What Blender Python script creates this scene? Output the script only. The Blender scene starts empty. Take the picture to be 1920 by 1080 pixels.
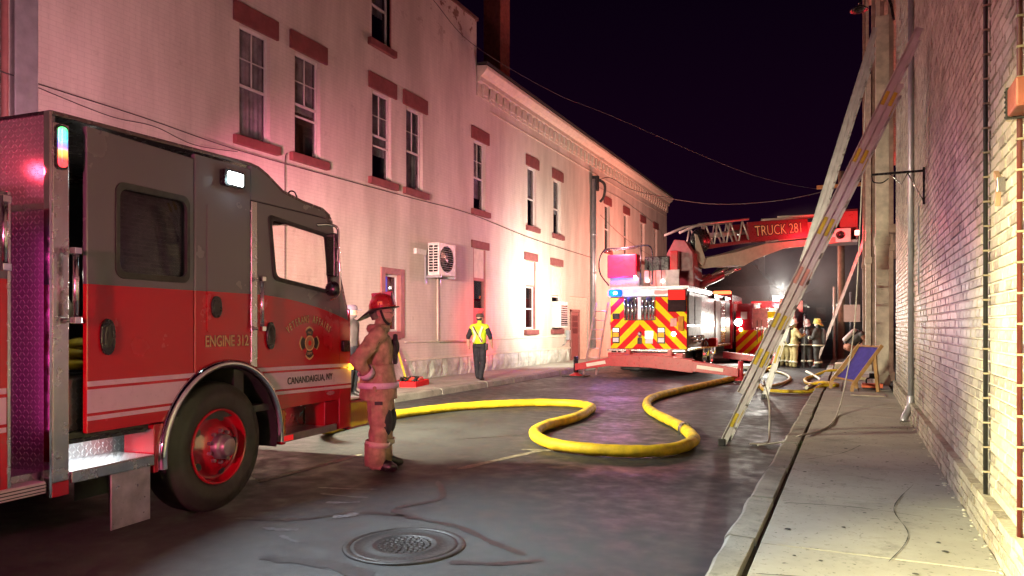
import bpy, bmesh, math, random
from mathutils import Vector, Matrix, geometry
random.seed(7)
SC = bpy.context.scene
COL = SC.collection
R = math.radians
PI = math.pi

# ------------------------------------------------------------------ camera, sky, exposure
cam_d = bpy.data.cameras.new('camera')
cam = bpy.data.objects.new('camera', cam_d)
COL.objects.link(cam)
YAW = math.atan(637 / 1350)
cam.location = (0, 0, 1.55)
cam.rotation_euler = (R(90), 0, YAW)
cam_d.sensor_width = 36
cam_d.lens = 36 * 1350 / 1920
cam_d.shift_y = 72 / 1920
cam_d.clip_start = 0.05
cam_d.clip_end = 3000
SC.camera = cam

world = bpy.data.worlds.new('World')
SC.world = world
world.use_nodes = True
wn, wl = world.node_tree.nodes, world.node_tree.links
bg = wn['Background']
wtc = wn.new('ShaderNodeTexCoord')
wsep = wn.new('ShaderNodeSeparateXYZ')
wl.new(wtc.outputs['Generated'], wsep.inputs[0])
wramp = wn.new('ShaderNodeValToRGB')
wl.new(wsep.outputs['Z'], wramp.inputs[0])
wramp.color_ramp.elements[0].position = 0.0
wramp.color_ramp.elements[0].color = (0.0085, 0.0011, 0.0090, 1)
wramp.color_ramp.elements[1].position = 0.55
wramp.color_ramp.elements[1].color = (0.0008, 0.0002, 0.0024, 1)
wl.new(wramp.outputs[0], bg.inputs['Color'])
bg.inputs['Strength'].default_value = 1.0

vs = SC.view_settings
vs.view_transform = 'Standard'
vs.look = 'None'
vs.exposure = 0
vs.gamma = 1
vs.use_curve_mapping = False
cy = SC.cycles
cy.use_denoising = True
cy.max_bounces = 5
cy.diffuse_bounces = 2
cy.glossy_bounces = 3
cy.transmission_bounces = 4
cy.transparent_max_bounces = 8
cy.sample_clamp_indirect = 4
cy.caustics_reflective = False
cy.caustics_refractive = False

# ------------------------------------------------------------------ helpers
class MB:
    """collects shapes that belong to ONE object"""
    def __init__(s):
        s.v, s.f, s.m, s.sm = [], [], [], []
    def add(s, vs_, fs, mi=0, smooth=False, M=None):
        o = len(s.v)
        for v in vs_:
            s.v.append(tuple(M @ Vector(v)) if M is not None else tuple(v))
        for f in fs:
            s.f.append(tuple(i + o for i in f)); s.m.append(mi); s.sm.append(smooth)
        return s
    def box(s, x0, x1, y0, y1, z0, z1, mi=0, M=None):
        v = [(x0,y0,z0),(x1,y0,z0),(x1,y1,z0),(x0,y1,z0),(x0,y0,z1),(x1,y0,z1),(x1,y1,z1),(x0,y1,z1)]
        return s.add(v, [(0,3,2,1),(4,5,6,7),(0,1,5,4),(1,2,6,5),(2,3,7,6),(3,0,4,7)], mi, False, M)
    def bar(s, a, b, w, h, mi=0, up=(0,0,1)):
        a, b = Vector(a), Vector(b); d = (b - a); L = d.length; d.normalize()
        u = Vector(up); x = d.cross(u)
        if x.length < 1e-4: x = d.cross(Vector((1,0,0)))
        x.normalize(); z = x.cross(d)
        M = Matrix((( x.x, d.x, z.x, a.x),(x.y, d.y, z.y, a.y),(x.z, d.z, z.z, a.z),(0,0,0,1)))
        return s.box(-w/2, w/2, 0, L, -h/2, h/2, mi, M)
    def prism(s, poly, t0, t1, axis='x', mi=0, holes=(), M=None, smooth_side=False):
        """poly in the plane normal to axis: x:(y,z)  y:(x,z)  z:(x,y)"""
        def P(p, t):
            if axis == 'x': return (t, p[0], p[1])
            if axis == 'y': return (p[0], t, p[1])
            return (p[0], p[1], t)
        loops = [list(poly)] + [list(h) for h in holes]
        flat = [p for l in loops for p in l]
        n = len(flat)
        if len(loops) == 1 and n <= 4:
            tris = [tuple(range(n))]
        else:
            tris = geometry.tessellate_polygon([[Vector((p[0], p[1], 0)) for p in l] for l in loops])
        v = [P(p, t0) for p in flat] + [P(p, t1) for p in flat]
        f = [tuple(t) for t in tris] + [tuple(n + i for i in reversed(t)) for t in tris]
        s.add(v, f, mi, False, M)
        o = len(s.v) - 2 * n
        k = 0
        for l in loops:
            m = len(l)
            for i in range(m):
                j = (i + 1) % m
                s.f.append((o+k+i, o+k+j, o+n+k+j, o+n+k+i)); s.m.append(mi); s.sm.append(smooth_side)
            k += m
        return s
    def tube(s, path, r, n=8, mi=0, caps=True, closed=False, flat=1.0):
        path = [Vector(p) for p in path]
        m = len(path)
        rs = r if isinstance(r, (list, tuple)) else [r] * m
        vs_, fs = [], []
        nrm = None
        for i, p in enumerate(path):
            if closed: d = path[(i+1) % m] - path[i-1]
            else: d = path[min(i+1, m-1)] - path[max(i-1, 0)]
            d.normalize()
            if nrm is None:
                nrm = d.orthogonal().normalized() if abs(d.z) > .95 else d.cross(Vector((0,0,1))).normalized()
            else:
                nrm = (nrm - d * nrm.dot(d))
                nrm = nrm.normalized() if nrm.length > 1e-6 else d.orthogonal().normalized()
            b = d.cross(nrm)
            for k in range(n):
                a = 2 * PI * k / n
                vs_.append(p + nrm * math.cos(a) * rs[i] + b * math.sin(a) * rs[i] * flat)
        for i in range(m if closed else m - 1):
            i2 = (i + 1) % m
            for k in range(n):
                k2 = (k + 1) % n
                fs.append((i*n+k, i*n+k2, i2*n+k2, i2*n+k))
        s.add(vs_, fs, mi, True)
        if caps and not closed:
            o = len(s.v) - len(vs_)
            s.f.append(tuple(o + k for k in reversed(range(n)))); s.m.append(mi); s.sm.append(False)
            s.f.append(tuple(o + (m-1)*n + k for k in range(n))); s.m.append(mi); s.sm.append(False)
        return s
    def lathe(s, prof, n=32, mi=0, M=None, smooth=True, sx=1.0, sy=1.0):
        vs_, fs = [], []
        for (r, z) in prof:
            for k in range(n):
                a = 2 * PI * k / n
                vs_.append((r * math.cos(a) * sx, r * math.sin(a) * sy, z))
        for i in range(len(prof) - 1):
            for k in range(n):
                k2 = (k + 1) % n
                fs.append((i*n+k, i*n+k2, (i+1)*n+k2, (i+1)*n+k))
        return s.add(vs_, fs, mi, smooth, M)
    def ell(s, c, r, n=14, m=8, mi=0, M=None):
        prof = [(max(1e-4, math.cos(-PI/2 + PI*i/m)), math.sin(-PI/2 + PI*i/m)) for i in range(m+1)]
        T = Matrix.Translation(c) @ Matrix.Diagonal((r[0], r[1], r[2], 1))
        if M is not None: T = M @ T
        return s.lathe(prof, n, mi, T)
    def build(s, name, mats, parent=None, bevel=0, seg=2, loc=None, data=None):
        me = bpy.data.meshes.new(name)
        me.from_pydata(s.v, [], s.f)
        if not isinstance(mats, (list, tuple)): mats = [mats]
        for m in mats: me.materials.append(m)
        if len(mats) > 1: me.polygons.foreach_set('material_index', s.m)
        me.polygons.foreach_set('use_smooth', s.sm)
        bm = bmesh.new(); bm.from_mesh(me); bmesh.ops.recalc_face_normals(bm, faces=bm.faces); bm.to_mesh(me); bm.free()
        o = bpy.data.objects.new(name, me)
        COL.objects.link(o)
        if parent is not None: o.parent = parent
        if loc is not None: o.location = loc
        if bevel:
            b = o.modifiers.new('bevel', 'BEVEL'); b.width = bevel; b.segments = seg; b.limit_method = 'ANGLE'; b.angle_limit = R(40)
        return o

def rr(a0, a1, b0, b1, r, n=5):
    out = []
    for cx, cy_, st in ((a1-r, b1-r, 0), (a0+r, b1-r, 90), (a0+r, b0+r, 180), (a1-r, b0+r, 270)):
        for i in range(n + 1):
            a = R(st + 90 * i / n)
            out.append((cx + r * math.cos(a), cy_ + r * math.sin(a)))
    return out
def roundpoly(pts, r, n=5):
    out = []
    m = len(pts)
    for i in range(m):
        p0, p, p1 = Vector(pts[i-1]), Vector(pts[i]), Vector(pts[(i+1) % m])
        rad = r[i] if isinstance(r, (list, tuple)) else r
        a = (p0 - p).normalized() * rad + p; b = (p1 - p).normalized() * rad + p
        for k in range(n + 1):
            t = k / n
            q = a * (1-t)**2 + p * 2*t*(1-t) + b * t*t
            out.append((q.x, q.y))
    return out
def spline(pts, n=8, closed=False):
    pts = [Vector(p) for p in pts]
    out = []
    m = len(pts)
    for i in range(m if closed else m - 1):
        p0 = pts[i-1] if (i > 0 or closed) else pts[0]
        p1, p2 = pts[i], pts[(i+1) % m]
        p3 = pts[(i+2) % m] if (closed or i + 2 < m) else pts[-1]
        for k in range(n):
            t = k / n
            out.append(0.5 * ((2*p1) + (p2-p0)*t + (2*p0-5*p1+4*p2-p3)*t*t + (3*p1-p0-3*p2+p3)*t**3))
    if not closed: out.append(pts[-1])
    return out
def tag(o, label=None, cat=None, group=None, kind=None):
    if label: o['label'] = label
    if cat: o['category'] = cat
    if group: o['group'] = group
    if kind: o['kind'] = kind
    return o
def thing(name, label, cat, loc=(0,0,0), rz=0, group=None):
    o = bpy.data.objects.new(name, None); COL.objects.link(o)
    o.empty_display_size = .2
    o.location = loc; o.rotation_euler = (0, 0, rz)
    return tag(o, label, cat, group)
def copy_tree(o, parent=None):
    c = o.copy(); COL.objects.link(c); c.parent = parent
    for ch in list(o.children): copy_tree(ch, c)
    return c
def text_part(txt, size, mat_, parent, M, ext=.0015, name='lettering', align='CENTER', sx=1.0, bold=0.0):
    cu = bpy.data.curves.new('t', 'FONT'); cu.body = txt; cu.size = size; cu.extrude = ext; cu.align_x = align; cu.offset = bold
    cu.resolution_u = 3
    t = bpy.data.objects.new('t', cu)
    me = bpy.data.meshes.new_from_object(t)
    me.transform(M @ Matrix.Diagonal((sx, 1, 1, 1)))
    bpy.data.objects.remove(t); bpy.data.curves.remove(cu)
    me.materials.clear(); me.materials.append(mat_)
    o = bpy.data.objects.new(name, me); COL.objects.link(o); o.parent = parent
    return o
def lamp(kind, loc, aim, watts, color, size=.1, size_y=None, parent=None, spread=None, cone=None, blend=.4):
    d = bpy.data.lights.new('lamp_light', kind)
    d.energy = watts; d.color = color
    if kind == 'AREA':
        d.size = size
        if size_y: d.shape = 'RECTANGLE'; d.size_y = size_y
        if spread: d.spread = R(spread)
    else:
        d.shadow_soft_size = size
        if kind == 'SPOT': d.spot_size = R(cone or 90); d.spot_blend = blend
    o = bpy.data.objects.new('lamp_light', d); COL.objects.link(o)
    o.location = loc
    if aim is not None:
        o.rotation_euler = (Vector(aim) - Vector(loc)).to_track_quat('-Z', 'Y').to_euler()
    if parent is not None: o.parent = parent
    return o

# ------------------------------------------------------------------ materials
def nodes(name):
    m = bpy.data.materials.new(name); m.use_nodes = True
    nt = m.node_tree
    return m, nt, nt.nodes['Principled BSDF'], nt.nodes['Material Output']
def nadd(nt, t, **kw):
    n = nt.nodes.new(t)
    for k, v in kw.items(): setattr(n, k, v)
    return n
def objco(nt): return nadd(nt, 'ShaderNodeTexCoord').outputs['Object']
def noise(nt, co, scale, detail=3, rough=.55):
    n = nadd(nt, 'ShaderNodeTexNoise'); n.inputs['Scale'].default_value = scale; n.inputs['Detail'].default_value = detail; n.inputs['Roughness'].default_value = rough
    nt.links.new(co, n.inputs['Vector']); return n.outputs['Fac']
def mixc(nt, fac, a, b, mode='MIX'):
    n = nadd(nt, 'ShaderNodeMix', data_type='RGBA', blend_type=mode)
    for sock, v in ((n.inputs[0], fac), (n.inputs[6], a), (n.inputs[7], b)):
        if hasattr(v, 'is_linked') or hasattr(v, 'links'): nt.links.new(v, sock)
        elif isinstance(v, (int, float)): sock.default_value = v
        else: sock.default_value = (*v, 1)
    return n.outputs[2]
def ramp(nt, fac, p0, p1):
    n = nadd(nt, 'ShaderNodeMapRange'); n.inputs[1].default_value = p0; n.inputs[2].default_value = p1
    nt.links.new(fac, n.inputs[0]); return n.outputs[0]
def bumpit(nt, bsdf, height, strength, dist=.01):
    b = nadd(nt, 'ShaderNodeBump'); b.inputs['Strength'].default_value = strength; b.inputs['Distance'].default_value = dist
    nt.links.new(height, b.inputs['Height']); nt.links.new(b.outputs[0], bsdf.inputs['Normal'])
def P(name, col, rough=.5, metal=0, var=.25, vs=6, bump=0, bs=60, coat=0, spec=.5, rvar=.12, bdist=.004):
    m, nt, b, o = nodes(name)
    co = objco(nt)
    f = noise(nt, co, vs, 4)
    dark = tuple(c * (1 - var) for c in col); lite = tuple(min(1, c * (1 + var)) for c in col)
    nt.links.new(mixc(nt, ramp(nt, f, .3, .7), dark, lite), b.inputs['Base Color'])
    f2 = noise(nt, co, vs * 2.3, 3)
    mr = nadd(nt, 'ShaderNodeMapRange'); mr.inputs[1].default_value = .3; mr.inputs[2].default_value = .7
    mr.inputs[3].default_value = max(.03, rough - rvar); mr.inputs[4].default_value = min(1, rough + rvar)
    nt.links.new(f2, mr.inputs[0]); nt.links.new(mr.outputs[0], b.inputs['Roughness'])
    b.inputs['Metallic'].default_value = metal
    b.inputs['Specular IOR Level'].default_value = spec
    if coat: b.inputs['Coat Weight'].default_value = coat; b.inputs['Coat Roughness'].default_value = .06
    if bump: bumpit(nt, b, noise(nt, co, bs, 3), bump, bdist)
    return m
def EM(name, col, strength):
    m, nt, b, o = nodes(name)
    b.inputs['Base Color'].default_value = (*[min(1, c) * .6 for c in col], 1)
    b.inputs['Emission Color'].default_value = (*col, 1); b.inputs['Emission Strength'].default_value = strength
    b.inputs['Roughness'].default_value = .7; b.inputs['Specular IOR Level'].default_value = .15
    return m
def GLASS(name, tint=(.9,.95,.95), refl=.12, rough=.02):
    m, nt, b, o = nodes(name)
    nt.nodes.remove(b)
    t = nadd(nt, 'ShaderNodeBsdfTransparent'); t.inputs[0].default_value = (*tint, 1)
    g = nadd(nt, 'ShaderNodeBsdfGlossy'); g.inputs['Roughness'].default_value = rough
    lw = nadd(nt, 'ShaderNodeFresnel'); ge = nadd(nt, 'ShaderNodeNewGeometry')
    io = nadd(nt, 'ShaderNodeMapRange'); io.inputs[3].default_value = 1.45; io.inputs[4].default_value = 1/1.45
    nt.links.new(ge.outputs['Backfacing'], io.inputs[0]); nt.links.new(io.outputs[0], lw.inputs['IOR'])
    mr = nadd(nt, 'ShaderNodeMath', operation='MULTIPLY_ADD'); mr.inputs[1].default_value = 1.2; mr.inputs[2].default_value = refl * .25
    nt.links.new(lw.outputs[0], mr.inputs[0])
    mx = nadd(nt, 'ShaderNodeMixShader')
    nt.links.new(mr.outputs[0], mx.inputs[0]); nt.links.new(t.outputs[0], mx.inputs[1]); nt.links.new(g.outputs[0], mx.inputs[2])
    nt.links.new(mx.outputs[0], o.inputs['Surface'])
    return m

def m_asphalt():
    m, nt, b, o = nodes('asphalt')
    co = objco(nt)
    big = noise(nt, co, .55, 5, .6); fine = noise(nt, co, 160, 2); mid = noise(nt, co, 5, 4)
    c1 = mixc(nt, ramp(nt, big, .38, .66), (.020,.021,.025), (.052,.053,.053))
    c2 = mixc(nt, ramp(nt, fine, .35, .75), c1, (.10,.097,.095)); 
    n = mixc(nt, .45, c1, c2)
    nt.links.new(n, b.inputs['Base Color'])
    mr = nadd(nt, 'ShaderNodeMapRange'); mr.inputs[1].default_value = .35; mr.inputs[2].default_value = .65; mr.inputs[3].default_value = .42; mr.inputs[4].default_value = .75
    nt.links.new(mid, mr.inputs[0])
    mr2 = nadd(nt, 'ShaderNodeMath', operation='MULTIPLY'); nt.links.new(mr.outputs[0], mr2.inputs[0])
    nt.links.new(ramp(nt, big, .1, .6), mr2.inputs[1])
    ad = nadd(nt, 'ShaderNodeMath', operation='ADD'); ad.inputs[1].default_value = .12; nt.links.new(mr2.outputs[0], ad.inputs[0])
    nt.links.new(ad.outputs[0], b.inputs['Roughness'])
    b.inputs['Specular IOR Level'].default_value = .35
    bumpit(nt, b, fine, .55, .004)
    return m
def m_concrete(name, a=(.43,.41,.36), c=(.3,.285,.245), s=1.0):
    m, nt, b, o = nodes(name)
    co = objco(nt)
    big = noise(nt, co, .9 * s, 6, .65); sp = noise(nt, co, 26 * s, 3); fine = noise(nt, co, 120, 2)
    x = mixc(nt, ramp(nt, big, .35, .68), c, a)
    x = mixc(nt, ramp(nt, sp, .62, .72), x, tuple(k * .45 for k in c))
    x = mixc(nt, ramp(nt, noise(nt, co, 3.2 * s, 6, .7), .55, .75), x, tuple(k * .62 for k in c))
    nt.links.new(x, b.inputs['Base Color']); b.inputs['Roughness'].default_value = .85
    bumpit(nt, b, fine, .35, .003)
    return m
def m_painted_brick(name, a, c, flake=True):
    m, nt, b, o = nodes(name)
    tc = nadd(nt, 'ShaderNodeTexCoord'); co = tc.outputs['Object']
    sp = nadd(nt, 'ShaderNodeSeparateXYZ'); nt.links.new(co, sp.inputs[0])
    cb = nadd(nt, 'ShaderNodeCombineXYZ'); nt.links.new(sp.outputs['Y'], cb.inputs[0]); nt.links.new(sp.outputs['Z'], cb.inputs[1])
    br = nadd(nt, 'ShaderNodeTexBrick'); br.inputs['Scale'].default_value = 1
    br.inputs['Brick Width'].default_value = .215; br.inputs['Row Height'].default_value = .075; br.inputs['Mortar Size'].default_value = .006; br.inputs['Mortar Smooth'].default_value = .6
    br.inputs['Color1'].default_value = (1,1,1,1); br.inputs['Color2'].default_value = (.86,.86,.86,1); br.inputs['Mortar'].default_value = (.35,.35,.35,1)
    nt.links.new(cb.outputs[0], br.inputs['Vector'])
    st = nadd(nt, 'ShaderNodeMapping'); st.inputs['Scale'].default_value = (1, 1.3, .25); nt.links.new(co, st.inputs[0])
    big = noise(nt, st.outputs[0], .8, 6, .65); mid = noise(nt, co, 3.5, 5, .65)
    x = mixc(nt, ramp(nt, big, .36, .66), c, a)
    x = mixc(nt, mixc(nt, ramp(nt, mid, .62, .72), (0,0,0), (.35,.35,.35)), x, (.33,.27,.22))
    bc = nadd(nt, 'ShaderNodeMix', data_type='RGBA', blend_type='MULTIPLY'); bc.inputs[0].default_value = .24
    nt.links.new(x, bc.inputs[6]); nt.links.new(br.outputs['Color'], bc.inputs[7])
    x = bc.outputs[2]
    if flake:   # peeled paint in the parapet band
        fl = noise(nt, co, 2.6, 6, .7)
        hz = ramp(nt, sp.outputs['Z'], 9.4, 10.6)
        mu = nadd(nt, 'ShaderNodeMath', operation='MULTIPLY'); nt.links.new(ramp(nt, fl, .56, .6), mu.inputs[0]); nt.links.new(hz, mu.inputs[1])
        x = mixc(nt, mu.outputs[0], x, (.2,.11,.08))
    nt.links.new(x, b.inputs['Base Color']); b.inputs['Roughness'].default_value = .75
    ad = nadd(nt, 'ShaderNodeMath', operation='MULTIPLY_ADD'); nt.links.new(noise(nt, co, 30, 3), ad.inputs[0]); ad.inputs[1].default_value = .7; nt.links.new(br.outputs['Color'], ad.inputs[2])
    bumpit(nt, b, ad.outputs[0], .3, .006)
    return m
def m_brick(name):
    m, nt, b, o = nodes(name)
    at = nadd(nt, 'ShaderNodeAttribute'); at.attribute_name = 'tone'
    co = objco(nt)
    rp = nadd(nt, 'ShaderNodeValToRGB'); nt.links.new(at.outputs['Fac'], rp.inputs[0])
    e = rp.color_ramp.elements
    e[0].position = 0; e[0].color = (.15,.125,.10,1); e[1].position = 1; e[1].color = (.50,.46,.36,1)
    for p, c in ((.25,(.27,.23,.18,1)),(.5,(.36,.325,.25,1)),(.75,(.44,.40,.31,1))):
        k = e.new(p); k.color = c
    x = mixc(nt, ramp(nt, noise(nt, co, 38, 4), .45, .75), rp.outputs[0], (.5,.46,.38))
    x = mixc(nt, ramp(nt, noise(nt, co, 1.3, 5, .65), .5, .72), x, (.19,.14,.11))
    nt.links.new(x, b.inputs['Base Color'])
    mr = nadd(nt, 'ShaderNodeMapRange'); mr.inputs[3].default_value = .32; mr.inputs[4].default_value = .72
    nt.links.new(noise(nt, co, 9, 3), mr.inputs[0]); nt.links.new(mr.outputs[0], b.inputs['Roughness'])
    bumpit(nt, b, noise(nt, co, 70, 4), .5, .004)
    return m
def m_diamond(name, col=(.72,.72,.74)):
    m, nt, b, o = nodes(name)
    tc = nadd(nt, 'ShaderNodeTexCoord')
    b.inputs['Base Color'].default_value = (*col, 1); b.inputs['Metallic'].default_value = .85; b.inputs['Roughness'].default_value = .28
    sp = nadd(nt, 'ShaderNodeSeparateXYZ'); nt.links.new(tc.outputs['Object'], sp.inputs[0])
    # raised lozenges, alternately slanted left and right
    def M2(op, a, bb=0.0):
        n = nadd(nt, 'ShaderNodeMath', operation=op)
        for s_, v in ((n.inputs[0], a), (n.inputs[1], bb)):
            if isinstance(v, (int, float)): s_.default_value = v
            else: nt.links.new(v, s_)
        return n.outputs[0]
    ge = nadd(nt, 'ShaderNodeNewGeometry'); gs = nadd(nt, 'ShaderNodeSeparateXYZ'); nt.links.new(ge.outputs['True Normal'], gs.inputs[0])
    top = M2('GREATER_THAN', M2('ABSOLUTE', gs.outputs['Z']), .5); side = M2('SUBTRACT', 1.0, top)
    u = M2('ADD', sp.outputs['X'], M2('MULTIPLY', sp.outputs['Y'], side)); v = M2('ADD', M2('MULTIPLY', sp.outputs['Z'], side), M2('MULTIPLY', sp.outputs['Y'], top))
    cu, cv_ = M2('DIVIDE', M2('ADD', u, 20.0), .034), M2('DIVIDE', M2('ADD', v, 20.0), .034)
    fu, fv = M2('SUBTRACT', M2('FRACT', cu), .5), M2('SUBTRACT', M2('FRACT', cv_), .5)
    par = M2('MODULO', M2('ADD', M2('FLOOR', cu), M2('FLOOR', cv_)), 2.0); sg = M2('SUBTRACT', M2('MULTIPLY', par, 2.0), 1.0)
    fs = M2('MULTIPLY', fv, sg)
    aa = M2('DIVIDE', M2('ADD', fu, fs), .66); bb_ = M2('DIVIDE', M2('SUBTRACT', fu, fs), .2)
    rad = M2('ADD', M2('MULTIPLY', aa, aa), M2('MULTIPLY', bb_, bb_))
    h1 = ramp(nt, rad, 1.15, .55)
    bumpit(nt, b, h1, .9, .004)
    nt.links.new(mixc(nt, ramp(nt, h1, 0, 1), tuple(k * .72 for k in col), col), b.inputs['Base Color'])
    return m

ASPH = m_asphalt()
CONC = m_concrete('sidewalk_concrete')
CONC2 = m_concrete('old_kerb_stone', (.36,.34,.29), (.19,.18,.155), 2.2)
EARTH = P('joint_earth', (.035,.032,.025), .95, bump=.5)
TAR = P('crack_sealer', (.022,.021,.023), .42, var=.4, rvar=.1)
WORNPAINT = P('worn_road_paint', (.24,.22,.16), .7, var=.5, vs=14)
CREAM = m_painted_brick('cream_painted_brick', (.68,.61,.53), (.47,.41,.35))
CREAMTRIM = P('cream_trim_paint', (.62,.55,.45), .6, var=.12, bump=.1)
LINTEL = P('oxblood_stone_paint', (.19,.05,.05), .65, var=.2, vs=4, bump=.25)
REDTRIM = P('oxblood_wood_paint', (.3,.12,.11), .55, var=.15)
SASH = P('white_sash_paint', (.62,.58,.54), .45, var=.1)
STONE = P('whitewashed_foundation_stone', (.52,.5,.45), .85, var=.35, vs=3, bump=.9, bs=14, bdist=.03)
PANE = GLASS('window_glass', (.86,.86,.88), .14)
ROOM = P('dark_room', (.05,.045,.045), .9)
CURT = P('window_curtain', (.46,.42,.41), .9, var=.4, vs=3)
BRICK = m_brick('tan_brick')
MORTAR = P('mortar', (.62,.58,.46), .9, var=.25, vs=5, bump=.6, bs=50)
MORTAR2 = P('dirty_mortar', (.3,.25,.19), .9, var=.3, vs=5, bump=.6, bs=50)
DARKBRICK = P('brown_brickwork', (.2,.13,.08), .8, var=.35, vs=10, bump=.5, bs=30)
STEEL = P('brushed_stainless', (.68,.67,.66), .24, 1, var=.06, rvar=.07)
CHROME = P('chrome', (.85,.85,.87), .07, 1, var=.02, rvar=.04)
ALU = P('ladder_aluminium', (.56,.55,.53), .45, .45, var=.12, bump=.05)
GALV = P('galvanised_pipe', (.42,.43,.46), .45, .6, var=.15)
BLACK = P('black_rubber', (.012,.012,.013), .6, var=.3)
BLACKP = P('black_plastic', (.012,.012,.014), .28, var=.2)
TYRE = P('tyre_rubber', (.014,.013,.014), .62, var=.3, bump=.3, bs=90)
REDP = P('red_fire_paint', (.32,.002,.011), .2, var=.06, coat=.6, rvar=.04)
GREYP = P('charcoal_fire_paint', (.085,.066,.066), .25, var=.06, coat=.5, rvar=.05)
WHITER = P('white_reflective_tape', (.72,.7,.7), .35, var=.06)
GOLD = P('gold_leaf', (.72,.55,.24), .4, .25, var=.25, vs=60)
INK = P('black_vinyl', (.01,.01,.01), .4)
DIAM = m_diamond('diamond_plate')
CABGLASS = GLASS('cab_glass', (.93,.92,.9), .04)
WHITEP = P('white_truck_paint', (.68,.66,.62), .3, var=.06, coat=.4)
YELREF = P('yellow_chevron_sheet', (.92,.72,.015), .7, var=.06, spec=.15)
REDREF = P('red_chevron_sheet', (.74,.02,.025), .7, var=.06, spec=.15)
YHOSE = P('yellow_hose_jacket', (.66,.46,.015), .62, var=.38, vs=5, bump=.8, bs=150, bdist=.004)
OHOSE = P('tan_hose_jacket', (.5,.36,.12), .6, var=.3, vs=9, bump=.5, bs=200)
WOOD = P('ash_wood', (.36,.2,.07), .5, var=.3, vs=5)
CASTIRON = P('cast_iron', (.018,.015,.015), .55, .2, var=.35, vs=18, bump=.4, bs=90)
# ================================================================== THE SETTING
LW = -10.5      # left facade plane
RW = 0.86       # right facade plane
def sheet(name, x0, x1, y0, y1, z, m, kind='structure', parent=None):
    b = MB(); b.add([(x0,y0,z),(x1,y0,z),(x1,y1,z),(x0,y1,z)], [(0,1,2,3)])
    o = b.build(name, m, parent)
    if kind and parent is None: tag(o, kind=kind)
    return o
GROUND = P('ground_dirt', (.05,.047,.042), .9, var=.3, vs=.4)
sheet('ground', -1500, 1500, -1500, 1500, -.006, GROUND)
road = sheet('road', -8.4, -.77, -20, 140, 0, ASPH)
# crack sealer on the asphalt: thin poured ribbons
def ribbon(pts, w, z, name, m, parent, jit=.35):
    pts = spline(pts, 7)
    b = MB(); v = []; f = []
    for i, p in enumerate(pts):
        d = pts[min(i+1, len(pts)-1)] - pts[max(i-1, 0)]; d.normalize(); n = Vector((-d.y, d.x, 0))
        k = w * (1 + random.uniform(-jit, jit))
        if i in (0, len(pts)-1): k *= .3
        v += [(p.x + n.x*k/2, p.y + n.y*k/2, z), (p.x - n.x*k/2, p.y - n.y*k/2, z)]
    for i in range(len(pts)-1): f.append((2*i, 2*i+1, 2*i+3, 2*i+2))
    b.add(v, f); return b.build(name, m, parent)
def V2(*l): return [(x, y, 0) for x, y in l]
for pts, w in ((V2((-3.75,6.2),(-3.35,5.6),(-3.5,5.15),(-3.3,4.95),(-2.75,4.85),(-2.35,4.62),(-2.0,4.45)),.07),
               (V2((-3.3,4.95),(-3.75,4.85),(-4.0,4.5),(-4.5,4.3)),.06),
               (V2((-2.4,4.1),(-2.1,4.2),(-1.85,4.4)),.06),
               (V2((-3.6,3.65),(-3.1,3.72),(-2.7,3.66)),.13),
               (V2((-5.6,14.6),(-4.4,15.6),(-3.7,17.6)),.06),
               (V2((-4.9,8.6),(-4.2,9.5),(-3.4,11.2)),.025)):
    ribbon(pts, w, .004, 'tar_seal', TAR, road)
for pts, w in ((V2((-5.34,5.4),(-5.35,6.2),(-5.36,7.1)),.09), (V2((-3.86,6.8),(-3.7,7.5),(-3.5,8.3)),.1), (V2((-3.75,8.22),(-3.5,8.3),(-3.25,8.38)),.08)):
    ribbon(pts, w, .0042, 'road_marking', WORNPAINT, road, .2)
# pale irregular marks on the asphalt
PALEMARK = P('pale_road_mark', (.10,.105,.115), .4, var=.4, vs=20)
for cx, cy_, a, l, w in ((-4.05,5.1,.5,.3,.05),(-4.2,5.3,.1,.5,.035),(-3.75,4.75,1.0,.22,.07),(-3.95,4.22,.25,.3,.05),(-3.7,4.05,-.3,.25,.035),(-4.35,5.55,.3,.6,.04)):
    ribbon([(cx-l/2*math.cos(a), cy_-l/2*math.sin(a),0),(cx+.02,cy_-.015,0),(cx+l/2*math.cos(a), cy_+l/2*math.sin(a),0)], w, .0046, 'pale_mark', PALEMARK, road, .6)

# ---- right sidewalk: kerb stones, slabs, pavers
sw = MB().box(-.76, 1.2, -6, 140, -.005, .075).build('sidewalk_right', EARTH); tag(sw, kind='structure')
y = -2.0
rk = random.Random(3)
while y < 46:
    L = rk.choice((1.25, 1.5, 1.7, 1.4)) if y < 24 else 3.0
    b = MB(); j = rk.uniform(-.008, .008); x0, x1 = -.77 + j, -.585 + rk.uniform(-.01,.01)
    n = 5; v = []; f = []
    for i in range(n + 1):
        yy = y + .012 + (L - .024) * i / n; q = rk.uniform(-.009, .009); h = .135 + rk.uniform(-.006, .006)
        v += [(x0+q-.012, yy, -.005), (x0+q, yy, h-.02), (x0+q+.025, yy, h), (x1, yy, h-.004), (x1, yy, -.005)]
    for i in range(n):
        for k in range(4): f.append((i*5+k, i*5+k+1, (i+1)*5+k+1, (i+1)*5+k))
    f += [(0,1,2,3,4), tuple(n*5+k for k in (4,3,2,1,0))]
    b.add(v, f); b.build('kerb_stone', CONC2, sw, .004)
    y += L
y = -1.2
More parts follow.
